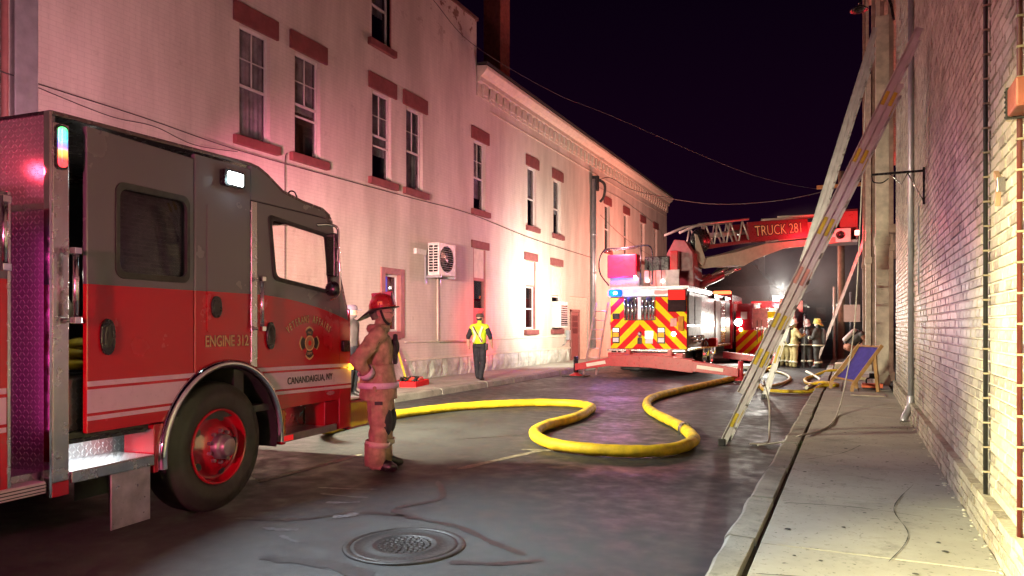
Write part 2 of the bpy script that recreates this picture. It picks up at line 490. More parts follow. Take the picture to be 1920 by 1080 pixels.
while y < 45:
    L = 1.55 if y < 16 else 3.2
    if y > 16.2 and y < 16.6: pass
    tilt = rk.uniform(-.004, .004)
    if not (16.2 < y < 23.0):
        b = MB(); x0, x1 = -.545, .80
        b.prism([(x0, y+.007), (x1, y+.007), (x1, y+L-.007), (x0, y+L-.007)], .07, .122 + tilt, 'z')
        b.build('sidewalk_slab', CONC, sw, .006)
        y += L
    else:
        for i in range(4):
            for k in range(5):
                b = MB(); xx = -.54 + i*.34; yy = y + k*.34
                h = .118 + rk.uniform(-.006, .008)
                b.box(xx+.006, xx+.334, yy+.006, yy+.334, .07, h); b.build('paver', CONC2, sw, .008)
        y += 1.7
# rough mortar fillet at the wall foot, weeds in the kerb gap
b = MB()
for i in range(150):
    yy = rk.uniform(4.2, 12.3); s_ = rk.uniform(.005, .02)
    b.ell((RW - .06 - rk.uniform(0, .05), yy, .118), (s_, s_*1.6, s_*.6), 6, 4)
tag(b.build('wall_foot_rubble', MORTAR, sw), kind='stuff')
for pts, w in ((V2((-.5,4.35),(-.1,4.42),(.3,4.32),(.75,4.36)),.012),(V2((-.5,6.2),(.0,6.28),(.5,6.18)),.008),(V2((-.45,8.3),(-.1,8.9),(.1,9.6)),.007),(V2((.2,4.9),(.35,5.6),(.3,6.4),(.5,7.4)),.006)):
    ribbon([(x, y_, 0) for x, y_, _ in pts], w, .1275, 'crack', EARTH, sw, .7)
GUM = P('gum_spot', (.05,.048,.045), .8)
for i in range(46):
    x, yy, s_ = rk.uniform(-.5,.72), rk.uniform(3.6,13), rk.uniform(.006,.022)
    MB().lathe([(s_,0),(s_*.8,.0015),(.0001,.002)], 7, M=Matrix.Translation((x,yy,.1275)), sy=rk.uniform(.6,1.2)).build('litter_spot', GUM, sw)
WEED = P('weed_leaf', (.06,.085,.025), .7, var=.4, vs=30)
b = MB()
for (cx, cy_, n_, sp_) in ((-.57,9.3,60,.16),(-.6,12.2,60,.4),(-.6,14.6,70,.5),(-.6,8.1,14,.2),(.68,11.8,40,.25)):
    for i in range(n_):
        x = cx + rk.gauss(0, .03); yy = cy_ + rk.gauss(0, sp_); a = rk.uniform(0, 2*PI); l = rk.uniform(.02, .07)
        b.add([(x,yy,.1),(x+math.cos(a)*.006,yy+math.sin(a)*.006,.1),(x+math.cos(a+.5)*l*.6,yy+math.sin(a+.5)*l*.6,.12+l*.7)], [(0,1,2)])
tag(b.build('kerb_weeds', WEED), 'small green weeds growing along the right kerb joint', 'weeds', kind='stuff')

# ---- left sidewalk
sl = MB().box(-10.6, -8.42, -6, 48, -.005, .09).build('sidewalk_left', EARTH); tag(sl, kind='structure')
y = 2.0
while y < 46:
    L = rk.choice((1.6, 1.9, 2.2))
    b = MB(); n = 4; v = []; f = []
    for i in range(n + 1):
        yy = y + .012 + (L - .024) * i / n; q = rk.uniform(-.02, .02); h = .15 + rk.uniform(-.01, .008)
        v += [(-8.39+q, yy, -.005), (-8.41+q, yy, h-.03), (-8.44+q, yy, h), (-8.66, yy, h-.004), (-8.66, yy, 0)]
    for i in range(n):
        for k in range(4): f.append((i*5+k, i*5+k+1, (i+1)*5+k+1, (i+1)*5+k))
    f += [(0,1,2,3,4), tuple(n*5+k for k in (4,3,2,1,0))]
    b.add(v, f); b.build('kerb_stone', CONC2, sl, .006)
    b = MB().box(-10.5, -8.67, y+.007, y+L-.007, .08, .14 + rk.uniform(-.004,.004)); b.build('sidewalk_slab', CONC, sl, .006)
    y += L

# ---- manhole
mh = thing('manhole_cover', 'round cast iron manhole cover with studded centre in the asphalt', 'manhole cover', (-2.86, 4.28, 0))
b = MB().lathe([(.43,-.01),(.43,.009),(.415,.012),(.385,.012),(.382,.004),(.36,.004)], 48); b.build('ring', CASTIRON, mh)
b = MB().lathe([(.378,.0),(.376,.008),(.36,.010),(.345,.010),(.34,.006),(.25,.006),(.235,.012),(.215,.012),(.21,.006),(.0001,.006)], 48); lid = b.build('lid', CASTIRON, mh)
for k, rr_ in ((6,.04),(12,.085),(18,.13),(24,.175)):
    for i in range(k):
        a = 2*PI*i/k + rr_*9
        MB().box(-.012,.012,-.012,.012,.004,.0125).build('stud', CASTIRON, lid, .003, 1, loc=(rr_*math.cos(a), rr_*math.sin(a), 0))

# ================================================================== left building
lb = thing('painted_brick_building', 'long cream painted brick building with oxblood window lintels and corbelled cornice', 'building', (0,0,0))
def holed_wall(b, x0, x1, y0, y1, z0, z1, holes, depth_x):
    ys = sorted(set([y0, y1] + [h[0] for h in holes] + [h[1] for h in holes]))
    zs = sorted(set([z0, z1] + [h[2] for h in holes] + [h[3] for h in holes]))
    for i in range(len(ys)-1):
        for k in range(len(zs)-1):
            ym, zm = (ys[i]+ys[i+1])/2, (zs[k]+zs[k+1])/2
            if any(h[0] < ym < h[1] and h[2] < zm < h[3] for h in holes): continue
            b.add([(x0,ys[i],zs[k]),(x0,ys[i+1],zs[k]),(x0,ys[i+1],zs[k+1]),(x0,ys[i],zs[k+1])], [(0,1,2,3)])
    for h in holes:
        a0,a1,c0,c1 = h
        v = [(x0,a0,c0),(x0,a1,c0),(x0,a1,c1),(x0,a0,c1),(depth_x,a0,c0),(depth_x,a1,c0),(depth_x,a1,c1),(depth_x,a0,c1)]
        b.add(v, [(0,1,5,4),(1,2,6,5),(2,3,7,6),(3,0,4,7)])
def win_boxes(y0): return (y0, y0 + .80, 5.16, 7.31)
UP = [10.14, 11.64, 14.32, 15.79, 19.49]
UP2 = [23.55, 26.03, 32.45, 35.6, 38.85, 41.75]
TOPW = (14.30, 15.05, 8.5, 10.45)
G1 = (14.70, 15.62, 1.3, 2.96)
G2 = (19.47, 20.33, .16, 3.96)
G3 = (23.40, 24.28, 1.44, 3.92)
G4 = (25.87, 26.87, 1.45, 3.92)
DOOR = (28.05, 29.05, .14, 2.2)
BAY = (27.8, 30.15, .14, 2.8)
hA = [win_boxes(a) for a in UP[:4]] + [TOPW, G1]
hB = [win_boxes(a) for a in UP2] + [G3, G4, BAY]
b = MB()
holed_wall(b, LW, LW-.14, -8, 19.3, 0, 11.0, hA, LW-.14)
holed_wall(b, LW, LW-.14, 19.3, 20.6, 0, 8.72, [win_boxes(UP[4]), G2], LW-.14)
holed_wall(b, LW, LW-.14, 20.6, 45.0, 0, 8.72, hB, LW-.14)
b.add([(LW,19.3,8.72),(LW,19.68,8.72),(LW,19.68,11),(LW,19.3,11)], [(0,1,2,3)])
b.add([(LW,19.68,8.72),(LW-9,19.68,8.72),(LW-9,19.68,11),(LW,19.68,11)], [(0,1,2,3)])
b.add([(LW,45,0),(LW-11,45,0),(LW-11,45,9.3),(LW,45,9.3)], [(0,1,2,3)])
b.add([(LW,-8,11),(LW,19.68,11),(LW-9,19.68,11),(LW-9,-8,11)], [(0,1,2,3)])
b.add([(LW,-8,0),(LW-9,-8,0),(LW-9,-8,11),(LW,-8,11)], [(0,1,2,3)])
b.build('wall', CREAM, lb)
MB().box(LW-.3, LW+.05, -8, 19.72, 11.0, 11.1).build('parapet_cap', P('rusty_cap', (.12,.06,.05), .7), lb)
# dark-coloured room boxes behind the windows stand in for unlit rooms
# lintel, sill, frame, panes
def piece(name, x0, x1, y0, y1, z0, z1, m, parent, bevel=.006):
    return MB().box(x0, x1, y0, y1, z0, z1).build(name, m, parent, bevel)
def window(y0, y1, z0, z1, muntins='4', lint=True, extra_rail=False, curtain=.6, room=ROOM, sillz=None, trim=None):
    xf = LW - .085
    b = MB(); t = .055
    b.box(xf-.05, xf, y0, y0+t, z0, z1); b.box(xf-.05, xf, y1-t, y1, z0, z1)
    b.box(xf-.05, xf, y0+t, y1-t, z1-t, z1); b.box(xf-.05, xf, y0+t, y1-t, z0, z0+t)
    zm = z0 + (z1 - z0) * (.47 if not extra_rail else .5)
    b.box(xf-.045, xf+.004, y0+t, y1-t, zm-.025, zm+.025)
    if extra_rail: b.box(xf-.03, xf+.006, y0+t, y1-t, zm-.27, zm-.235)
    w = b.build('window', SASH, lb, .004)
    for c0, c1 in ((z0+t, zm-.025), (zm+.025, z1-t)):
        MB().box(xf-.028, xf-.024, y0+t, y1-t, c0, c1).build('pane', PANE, w)
    if muntins:
        ym = (y0+y1)/2
        MB().box(xf-.022, xf-.008, ym-.011, ym+.011, zm+.025, z1-t).build('muntin', SASH, w)
        zz = (zm + z1 - t) / 2 - .02
        MB().box(xf-.02, xf-.010, y0+t, ym-.011, zz-.01, zz+.01).build('muntin', SASH, w)
        MB().box(xf-.02, xf-.010, ym+.011, y1-t, zz-.01, zz+.01).build('muntin', SASH, w)
    # curtain with folds, room box
    if curtain:
        b = MB(); n = 22; v = []; f = []
        lo = z1 - (z1 - z0) * curtain
        for i in range(n + 1):
            yy = y0 + (y1-y0) * i / n; xx = xf - .16 + .02 * math.sin(i * 2.1) + .01*math.sin(i*.7)
            v += [(xx, yy, lo), (xx, yy, z1)]
        for i in range(n): f.append((2*i, 2*i+2, 2*i+3, 2*i+1))
        b.add(v, f, 0, True); b.build('curtain', CURT, w)
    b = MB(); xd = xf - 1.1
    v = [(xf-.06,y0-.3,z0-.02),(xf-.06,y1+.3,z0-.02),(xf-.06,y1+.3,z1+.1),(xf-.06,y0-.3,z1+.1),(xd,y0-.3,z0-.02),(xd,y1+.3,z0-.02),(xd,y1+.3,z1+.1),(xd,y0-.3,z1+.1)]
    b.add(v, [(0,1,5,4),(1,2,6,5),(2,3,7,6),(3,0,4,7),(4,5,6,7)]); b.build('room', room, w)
    if lint:
        piece('lintel', LW-.02, LW+.05, y0-.16, y1+.2, z1+.0, z1+.38, LINTEL, w, .01)
    if sillz != 0:
        piece('sill', LW-.1, LW+.1, y0-.16, y1+.2, z0-.17, z0-.0, LINTEL, w, .01)
    return w
for i, a in enumerate(UP + UP2):
    y0, y1, z0, z1 = win_boxes(a)
    window(y0, y1, z0, z1, '4' if i < 5 else '', True, i in (1, 2), (1.0, .55, .7, 1.0, .8, .5, .6, .4, .5, .5, .5)[i])
wt = window(*TOPW, muntins='', lint=False)
piece('reveal', LW-.12, LW+.012, 15.05, 15.11, 8.5, 10.45, REDTRIM, wt)
piece('lintel', LW-.02, LW+.05, 14.14, 15.3, 10.45, 10.8, LINTEL, wt)
# ground floor openings
GLOWBLUE = EM('blue_reflection_glow', (.05,.13,.8), 1.0)  # glowing sheet stands in for the blue reflection in this window
GLOWWARM = EM('dim_room_glow', (.8,.72,.55), .6)  # room sheets glow themselves in place of indoor lamps
GLOWCOOL = EM('cool_room_glow', (.62,.74,.85), .8)
w = window(14.83, 15.50, 1.42, 2.86, '', False, False, 0, ROOM, 0)
piece('reflection_sheet', LW-.4, LW-.39, 14.85, 15.5, 2.1, 2.86, GLOWBLUE, w); piece('glow_wall', LW-.42, LW-.41, 14.85, 15.5, 1.42, 2.09, GLOWWARM, w)
MB().ell((LW-.3,15.05,1.5),(.05,.05,.09)).build('houseplant', P('plant_yellow',(.4,.4,.03),.6), w)
b = MB()
for q in ((14.66,14.83,1.25,3.02),(15.50,15.68,1.25,3.02),(14.83,15.50,2.86,3.02),(14.83,15.50,1.22,1.42)):
    b.box(LW-.14, LW+.035, *q)
b.build('casing', REDTRIM, w, .006)
# G2: door with glazed top and boarded transom
d = MB().box(LW-.13, LW-.08, 19.53, 20.27, .16, 2.05).build('door', REDTRIM, lb, .006)
piece('transom_board', LW-.11, LW-.05, 19.53, 20.27, 3.05, 3.96, CREAMTRIM, d)
b = MB(); b.box(LW-.14, LW-.02, 19.47, 19.55, .16, 3.96); b.box(LW-.14, LW-.02, 20.25, 20.33, .16, 3.96); b.box(LW-.12, LW-.03, 19.55, 20.25, 2.97, 3.06); b.box(LW-.12, LW-.05, 19.55, 20.25, 2.04, 2.12)
b.build('frame', REDTRIM, d, .006)
piece('pane', LW-.095, LW-.09, 19.55, 20.25, 2.12, 2.97, PANE, d); piece('glow_hall', LW-.5, LW-.49, 19.4, 20.4, 1.9, 3.1, GLOWWARM, d)
piece('lintel', LW-.02, LW+.05, 19.33, 20.48, 3.965, 4.2, LINTEL, d)
MB().ell((LW-.3,19.85,2.6),(.05,.05,.05)).ell((LW-.3,19.85,2.4),(.04,.04,.04)).build('hall_lamp', EM('hall_lamp_glow',(1,.95,.85),3), d)
# G3, G4
w = window(23.43, 24.25, 1.46, 3.0, '', False, False, 0, ROOM, 0)
piece('glow_wall', LW-.5, LW-.49, 23.3, 24.4, 1.4, 3.05, GLOWCOOL, w); piece('infill_board', LW-.1, LW-.04, 23.43, 24.28, 3.04, 3.9, CREAMTRIM, w); piece('head_rail', LW-.1, LW-.02, 23.42, 24.27, 2.98, 3.06, REDTRIM, w)
piece('jamb', LW-.12, LW+.01, 24.235, 24.28, 1.46, 3.9, REDTRIM, w)
piece('lintel', LW-.02, LW+.05, 23.25, 24.42, 3.925, 4.2, LINTEL, w); piece('sill', LW-.1, LW+.1, 23.25, 24.42, 1.25, 1.43, LINTEL, w)
w = window(25.9, 26.85, 1.47, 2.75, '', False, False, 0, ROOM, 0)
piece('infill_board', LW-.1, LW-.03, 25.9, 26.87, 2.77, 3.9, CREAMTRIM, w); piece('lintel', LW-.02, LW+.05, 25.7, 27.0, 3.925, 4.2, LINTEL, w); piece('sill', LW-.1, LW+.1, 25.75, 26.98, 1.26, 1.44, LINTEL, w)
# clapboard bay with door
bay = MB().box(LW-.14, LW-.1, *BAY).build('clapboard_backing', CREAMTRIM, lb)
for i in range(20):
    z = .14 + i * .133
    for (a0, a1) in (((27.83, 28.0), (29.1, 30.12)) if z < 2.2 else ((27.83, 30.12),)):
        b = MB(); b.prism([(LW-.1, z), (LW-.055, z), (LW-.085, z+.145), (LW-.1, z+.145)], a0, a1, 'y'); b.build('clapboard', CREAMTRIM, bay)
dr = MB().box(LW-.1, LW-.04, 28.1, 29.0, .16, 2.15).build('door', P('red_door_paint', (.3,.09,.09), .4, var=.1), lb, .01)
b = MB(); b.box(LW-.1, LW-.005, 28.02, 28.1, .14, 2.24); b.box(LW-.1, LW-.005, 29.0, 29.08, .14, 2.24); b.box(LW-.1, LW-.005, 28.02, 29.08, 2.16, 2.26); b.build('frame', REDTRIM, dr, .005)
for k in range(3): piece('pane', LW-.045, LW-.036, 28.24, 28.86, 1.25+k*.27, 1.47+k*.27, PANE, dr)
# corner board and pipes
piece('corner_board', LW-.01, LW+.12, 6.02, 6.34, 0, 11, GALV, lb, .01)
b = MB().tube([(LW+.05,5.93,0),(LW+.05,5.93,11)], .045, 8); b.build('drain_pipe', REDTRIM, lb)
b = MB().tube([(LW+.1,30.55,.6),(LW+.1,30.55,8.1)], .12, 10); dp = b.build('downspout', GALV, lb)
for z in (1.9, 3.9, 5.6): MB().tube([(LW+.1,30.55,z),(LW+.1,30.55,z+.07)], .145, 10).build('strap', GALV, dp)
b = MB(); b.box(LW+.05, LW+.3, 30.5, 30.75, 7.6, 8.25); b.tube(spline([(LW+.25,30.7,8.1),(LW+.5,30.9,7.9),(LW+.4,31.1,7.4),(LW+.2,31.2,7.2)],5),.06,6); b.build('service_head', BLACK, lb)
# cornice and corbels
b = MB()
prof = [(LW-.2,8.72),(LW+.02,8.72),(LW+.02,9.12),(LW+.12,9.16),(LW+.12,9.3),(LW+.22,9.36),(LW+.34,9.5),(LW+.34,9.6),(LW-.2,9.66)]
b.prism(prof, 19.72, 45.3, 'y'); cor = b.build('cornice', CREAMTRIM, lb)
b = MB().box(LW-9, LW+.36, 19.7, 45.32, 9.66, 9.72); b.build('roof', P('roof_tar', (.03,.025,.025), .8), lb)
db = MB(); db.box(LW+.015, LW+.11, 0, .27, -.3, .02); db.box(LW+.01, LW+.07, .04, .23, -.4, -.3)
d0 = None
yy = 20.0
while yy < 44.9:
    if d0 is None: d0 = db.build('corbel', CREAMTRIM, lb, .006, 1); d0.location = (0, yy, 9.1)
    else:
        c = d0.copy(); COL.objects.link(c); c.parent = lb; c.location = (0, yy, 9.1)
    yy += .5
b = MB().box(LW, LW+.03, 20.6, 44.9, 8.4, 8.44); b.build('string_course', CREAMTRIM, lb)
b = MB().box(LW, LW+.03, 15.7, 27.8, 1.12, 1.16); b.box(LW, LW+.05, 15.7, 27.8, .64, .7); b.build('base_course', CREAMTRIM, lb, .004)
# foundation stones
y = 6.0
while y < 27.7:
    L = rk.uniform(.45, 1.25); L = min(L, 27.75 - y)
    b = MB(); n = 5; v = []; f = []
    for i in range(n+1):
        for k in range(4):
            e = .0 if (i in (0, n) or k in (0, 3)) else 1
            v.append((LW + .03 + e * (.035 + rk.uniform(0, .02)), y + .012 + (L-.024)*i/n + (rk.uniform(-.02,.02) if e else 0), .12 + .52*k/3))
    for i in range(n):
        for k in range(3): f.append((i*4+k, (i+1)*4+k, (i+1)*4+k+1, i*4+k+1))
    v += [(LW-.02, y+.012, .12), (LW-.02, y+L-.012, .12), (LW-.02, y+L-.012, .64), (LW-.02, y+.012, .64)]
    o_ = (n+1)*4
    f += [(0,1,2,3,o_+3,o_), (n*4+3,n*4+2,n*4+1,n*4,o_+1,o_+2), tuple([i*4+3 for i in range(n+1)] + [o_+2,o_+3])]
    b.add(v, f); b.build('foundation_stone', STONE, lb)
    y += L
# chimney behind the roof
b = MB().box(-12.5, -11.8, 24, 24.8, 9, 15.2); b.box(-12.58,-11.72,23.92,24.88,15.2,15.5); b.build('chimney', P('red_chimney_brick', (.3,.09,.07), .8, var=.3, vs=8, bump=.4), lb)

# ================================================================== right brick building (bricks are geometry)
rb = thing('brick_building', 'tall tan brick building along the right sidewalk with a dark vertical conduit', 'building', (0,0,0))
b = MB(); b.add([(RW+.008,-8,0),(RW+.008,17.5,0),(RW+.008,17.5,9.6),(RW+.008,-8,9.6)], [(0,1,2,3)]); b.add([(RW+.008,17.5,0),(RW+5,17.5,0),(RW+5,17.5,9.6),(RW+.008,17.5,9.6)], [(0,1,2,3)])
b.add([(RW+.008,-8,0),(RW+5,-8,0),(RW+5,-8,9.6),(RW+.008,-8,9.6)], [(0,1,2,3)]); b.add([(RW+.008,-8,9.6),(RW+.008,17.5,9.6),(RW+5,17.5,9.6),(RW+5,-8,9.6)], [(0,1,2,3)])
wallb = b.build('wall', MORTAR, rb)
def brick_mesh_tone(me, tones, per):
    at = me.attributes.new('tone', 'FLOAT', 'FACE')
    at.data.foreach_set('value', [t for t in tones for _ in range(per)])
def brick_shape(b, y0, y1, z0, z1, xp, rng):
    c = .005
    j = [rng.uniform(-.0025, .0025) for _ in range(6)]
    xf = RW + xp
    b.add([(RW+.009,y0,z0),(RW+.009,y1,z0),(RW+.009,y1,z1),(RW+.009,y0,z1),
           (xf+j[0],y0+c,z0+c+j[4]),(xf+j[1],y1-c,z0+c+j[5]),(xf+j[2],y1-c,z1-c+j[4]),(xf+j[3],y0+c,z1-c+j[5])],
          [(4,5,6,7),(0,1,5,4),(1,2,6,5),(2,3,7,6),(3,0,4,7)])
BW, BH, GAP = .205, .0665, .0095
rng = random.Random(11)
near, far, tn, tf = [], MB(), [], []
variants = []
for k in range(10):
    bb = MB(); r2 = random.Random(100+k)
    bb.v = []; 
    brick_shape(bb, 0, BW, 0, BH, -.004 - .001*(k % 3), r2)
    o = bb.build('brick', BRICK); brick_mesh_tone(o.data, [(.12,.3,.42,.5,.58,.66,.74,.82,.92,.2)[k]], 5)
    variants.append(o.data); bpy.data.objects.remove(o)
segs = [(4.3, 4.862), (4.882, 5.838), (5.866, 12.44), (12.46, 17.5)]
course = BH + GAP
nb = 0
for (s0, s1) in segs:
    zc = .40; row = 0
    while zc < 9.5:
        y = s0 - (BW + GAP) / 2 * (row % 2)
        while y < s1 - .02:
            a, c = max(y, s0), min(y + BW, s1)
            if c - a > .03:
                t = rng.betavariate(2.2, 2.0)
                if c - a > BW - .001 and nb < 262 and 4.85 < a < 7.05 and .38 < zc < 2.45:
                    o = bpy.data.objects.new('brick', rng.choice(variants)); COL.objects.link(o); o.parent = rb
                    o.location = (rng.uniform(-.003,.002), a, zc); nb += 1
                else:
                    brick_shape(far, a, c, zc, zc + BH, -.004 + rng.uniform(-.004, .003), rng); tf.append(t)
            y += BW + GAP
        zc += course; row += 1
# projecting plinth courses
for row in range(4):
    zc = .115 + row * course * .95
    y = 4.2 - (BW+GAP)/2 * (row % 2)
    while y < 17.4:
        if y + BW < 17.45:
            t = rng.betavariate(2, 2.6)
            brick_shape(far, y, y + BW, zc, zc + BH, -.062 + rng.uniform(-.006, .006), rng); tf.append(t)
        y += BW + GAP
o = far.build('brickwork', BRICK, rb); brick_mesh_tone(o.data, tf, 5); tag(o, kind='stuff')
piece('plinth_mortar', RW-.054, RW+.006, 4.1, 17.48, 0, .392, MORTAR2, rb, 0)
for (yy, m_) in ((5.852, BLACK), (4.74, P('dark_red_pipe', (.07,.008,.008), .5))):
    cd_ = MB().tube([(RW-.03,yy,.40),(RW-.03,yy,9.4)], .0145, 8).build('wall_conduit', m_, rb)
    z = .55
    while z < 5.0:
        MB().box(RW-.047, RW, yy-.017, yy+.017, z, z+.012).build('conduit_clip', MORTAR2, cd_); z += .168
b = MB().tube([(RW-.05,12.45,.42),(RW-.05,12.45,9.3)], .04, 8); b.tube(spline([(RW-.05,12.45,.5),(RW-.06,12.42,.35),(RW-.14,12.3,.18),(RW-.15,12.28,.13)],5), .05, 8); b.build('downspout', GALV, rb)
b = MB().tube([(RW-.03,11.3,2.0),(RW-.03,11.3,3.2)], .01, 6); b.build('conduit', GALV, rb)
# wall flood light (unlit), anchor plate, sign bracket
fl = thing('wall_flood_light', 'unlit floodlight with rust red housing fixed high on the tan brick wall', 'floodlight', (RW, 4.60, 2.74))
b = MB().box(-.11, -.0, -.22, .0, -.075, .075); b.build('housing', P('rust_red_paint', (.2,.05,.035), .5), fl, .01)
b = MB().box(-.115, -.005, .0, .025, -.085, .085)
for k in range(6): b.box(-.12, -.0, .02, .032, -.075 + k*.027, -.063 + k*.027)
b.build('bezel', BLACKP, fl, .003)
b = MB().prism(rr(-.10, -.01, -.075, .075, .015), .033, .11, 'y'); b.build('lens', GLASS('flood_lens', (.95,.92,.8), .25), fl, .004)
an = thing('brick_anchor_bracket', 'small pale forked metal bracket on brick wall below the floodlight', 'bracket', (RW, 5.42, 2.42))
b = MB(); b.bar((-.02,.1,.12),(-.02,-.06,.0),.03,.03); b.bar((-.02,.0,.045),(-.02,.06,-.1),.03,.03); b.bar((-.02,-.02,.02),(-.03,-.09,-.03),.02,.02); b.build('fork', P('anchor_rust', (.42,.25,.17), .6), an, .004)
MB().box(-.05,-.005,-.13,-.09,-.04,.05).build('clip', STEEL, an, .004)
sb = thing('sign_bracket', 'empty black iron sign bracket projecting from the brick wall', 'bracket', (RW, 10.7, 3.55))
b = MB(); b.box(-.62, 0, -.012, .012, .0, .03); b.build('arm', BLACKP, sb, .003)
b = MB(); b.box(-.03, -.005, -.02, .02, -.42, .06); b.build('wall_plate', BLACKP, sb, .003)
b = MB(); b.tube([(-.02,0,-.38),(-.2,0,0)], .009, 6); b.tube([(-.2,0,0),(-.27,0,-.14),(-.4,0,0)], .008, 6); b.build('brace', STEEL, sb)
b = MB(); b.tube(spline([(-.62,0,0),(-.6,0,-.08),(-.5,0,-.1),(-.42,0,-.05)],5), .008, 6); b.build('scroll', BLACKP, sb)

# ================================================================== porch building further along on the right
pb = thing('galleried_building', 'tall building beyond the brick wall with cream posts rising through several storeys', 'building', (0,0,0))
b = MB(); b.add([(1.75,17.6,0),(1.75,30,0),(1.75,30,14.2),(1.75,17.6,14.2)], [(0,1,2,3)]); b.add([(1.75,30,0),(8,30,0),(8,30,14.2),(1.75,30,14.2)], [(0,1,2,3)]); b.add([(1.75,17.6,9),(8,17.6,9),(8,17.6,14.2),(1.75,17.6,14.2)], [(0,1,2,3)])
b.build('wall', DARKBRICK, pb)
for i in range(34):      # timber cladding at street level, each board a piece
    z = .13 + i * .11
    MB().box(1.66, 1.745, 17.7, 29.8, z + .006, z + .104).build('wall_board', DARKBRICK, pb, .004, 1)
PST = P('cream_post_paint', (.58,.5,.4), .6, var=.25, vs=5, bump=.2)
PST2 = P('weathered_post_paint', (.36,.24,.19), .7, var=.3, vs=5, bump=.2)
for (x0, x1, y0, y1, z1, m) in ((.53,.83,19.9,20.2,9.2,PST),(.40,.56,25.6,25.9,9.6,PST),(.57,.68,25.7,25.9,14,PST2),(.34,.42,27.6,27.85,14,PST2),(.45,.55,28.6,28.8,14,PST),(.72,.83,23.0,23.2,14,PST2),(.86,1.0,21.5,21.75,14,PST2),(.60,.70,22.2,22.4,12,PST)):
    c = MB().box(x0, x1, y0, y1, .1, z1).build('post', m, pb, .012)
    MB().box(x0-.03, x1+.03, y0-.03, y1+.03, .1, .34).build('post_base', m, c, .01)
    MB().box(x0-.03, x1+.03, y0-.03, y1+.03, 3.55, 3.75).build('post_cap', m, c, .01)
for z in (4.0, 7.4, 10.8):
    MB().box(.75, 1.7, 21.2, 29.6, z, z+.22).build('gallery_floor', PST2, pb, .01)
b = MB().box(.55, 1.8, 18.5, 30.2, 13.6, 14.0); b.box(.35, 1.8, 18.3, 30.4, 14.0, 14.25); b.build('cornice', PST2, pb, .02)
for (y0, y1, z0, z1) in ((19.0,20.6,5,7),(22.6,23.8,5,7),(26,27.2,5,7),(19.0,20.6,8.3,10.3),(22.6,23.8,8.3,10.3),(26,27.2,8.3,10.3),(21,23.5,.5,3.2),(24.5,27,.5,3.2)):
    w = MB().box(1.62, 1.655, y0-.1, y1+.1, z0-.1, z1+.1).build('window', PST2, pb, .01)
    MB().box(1.60, 1.615, y0, y1, z0, z1).build('pane', BLACKP, w)
# narrow reddish infill panel between both buildings
b = MB().prism([(1.0,3.0),(1.7,3.0),(1.7,6.5),(1.0,6.5)], 17.9, 18.1, 'y'); b.build('infill_panel', P('reddish_panel', (.4,.16,.13), .7), pb)
lampb = thing('goose_neck_lamp', 'dark gooseneck lamp arching out at the top of the galleried building', 'wall lamp', (.75, 18.2, 9.0))
b = MB().tube(spline([(.1,0,-.6),(.0,0,-.1),(-.25,0,.1),(-.5,0,.05),(-.6,0,-.1)],6), .03, 8); b.build('arm', BLACKP, lampb)
b = MB().lathe([(.03,.12),(.08,.1),(.2,0),(.19,-.01),(.07,.08)], 16, M=Matrix.Translation((-.6,0,-.25))); b.build('shade', BLACKP, lampb)

# ================================================================== ENGINE 312 (near fire engine, left)
TA = R(5.3)
eng = thing('fire_engine', 'red and charcoal fire engine lettered ENGINE 312 parked at the left', 'fire engine', (-4.75, 4.4, 0), TA)
def two_tone():
    m, nt, b, o = nodes('two_tone_fire_paint')
    tc = nadd(nt, 'ShaderNodeTexCoord'); sp = nadd(nt, 'ShaderNodeSeparateXYZ'); nt.links.new(tc.outputs['Object'], sp.inputs[0])
    def M2(op, a, bb=0.0):
        n = nadd(nt, 'ShaderNodeMath', operation=op)
        for s_, v in ((n.inputs[0], a), (n.inputs[1], bb)):
            if isinstance(v, (int, float)): s_.default_value = v
            else: nt.links.new(v, s_)
        return n.outputs[0]
    d = M2('MAXIMUM', M2('SUBTRACT', sp.outputs['Y'], .45), 0.0)
    line = M2('SUBTRACT', 1.835, M2('ADD', M2('MULTIPLY', d, .03), M2('MULTIPLY', M2('MULTIPLY', d, d), .085)))
    up = M2('GREATER_THAN', sp.outputs['Z'], line)
    nt.links.new(mixc(nt, up, (.42,.002,.011), (.112,.110,.124)), b.inputs['Base Color'])
    f = noise(nt, tc.outputs['Object'], 3, 4)
    mr = nadd(nt, 'ShaderNodeMapRange'); mr.inputs[3].default_value = .16; mr.inputs[4].default_value = .34
    nt.links.new(f, mr.inputs[0]); nt.links.new(mr.outputs[0], b.inputs['Roughness'])
    b.inputs['Coat Weight'].default_value = .5; b.inputs['Coat Roughness'].default_value = .07
    return m
TT = two_tone()
DKINT = P('cab_interior', (.02,.019,.02), .7, var=.3)
AC_, AZ_, AR_ = .06, .55, .72       # wheel arch
def arc(y0, y1, r=AR_, n=14):
    out = []
    for i in range(n + 1):
        y = y0 + (y1 - y0) * i / n
        out.append((y, AZ_ + math.sqrt(max(0, r*r - (y-AC_)**2))))
    return out
def epart(name, poly, x0, x1, m, holes=(), bevel=.008, parent=None, xs=1):
    b = MB(); b.prism(poly, x0, x1, 'x', 0, holes)
    return b.build(name, m, parent or eng, bevel)
WIN1 = rr(-1.03, -.37, 1.90, 2.555, .07)
WIN2 = roundpoly([(.585,2.56),(1.515,2.49),(1.60,1.89),(.66,1.985)], .07)
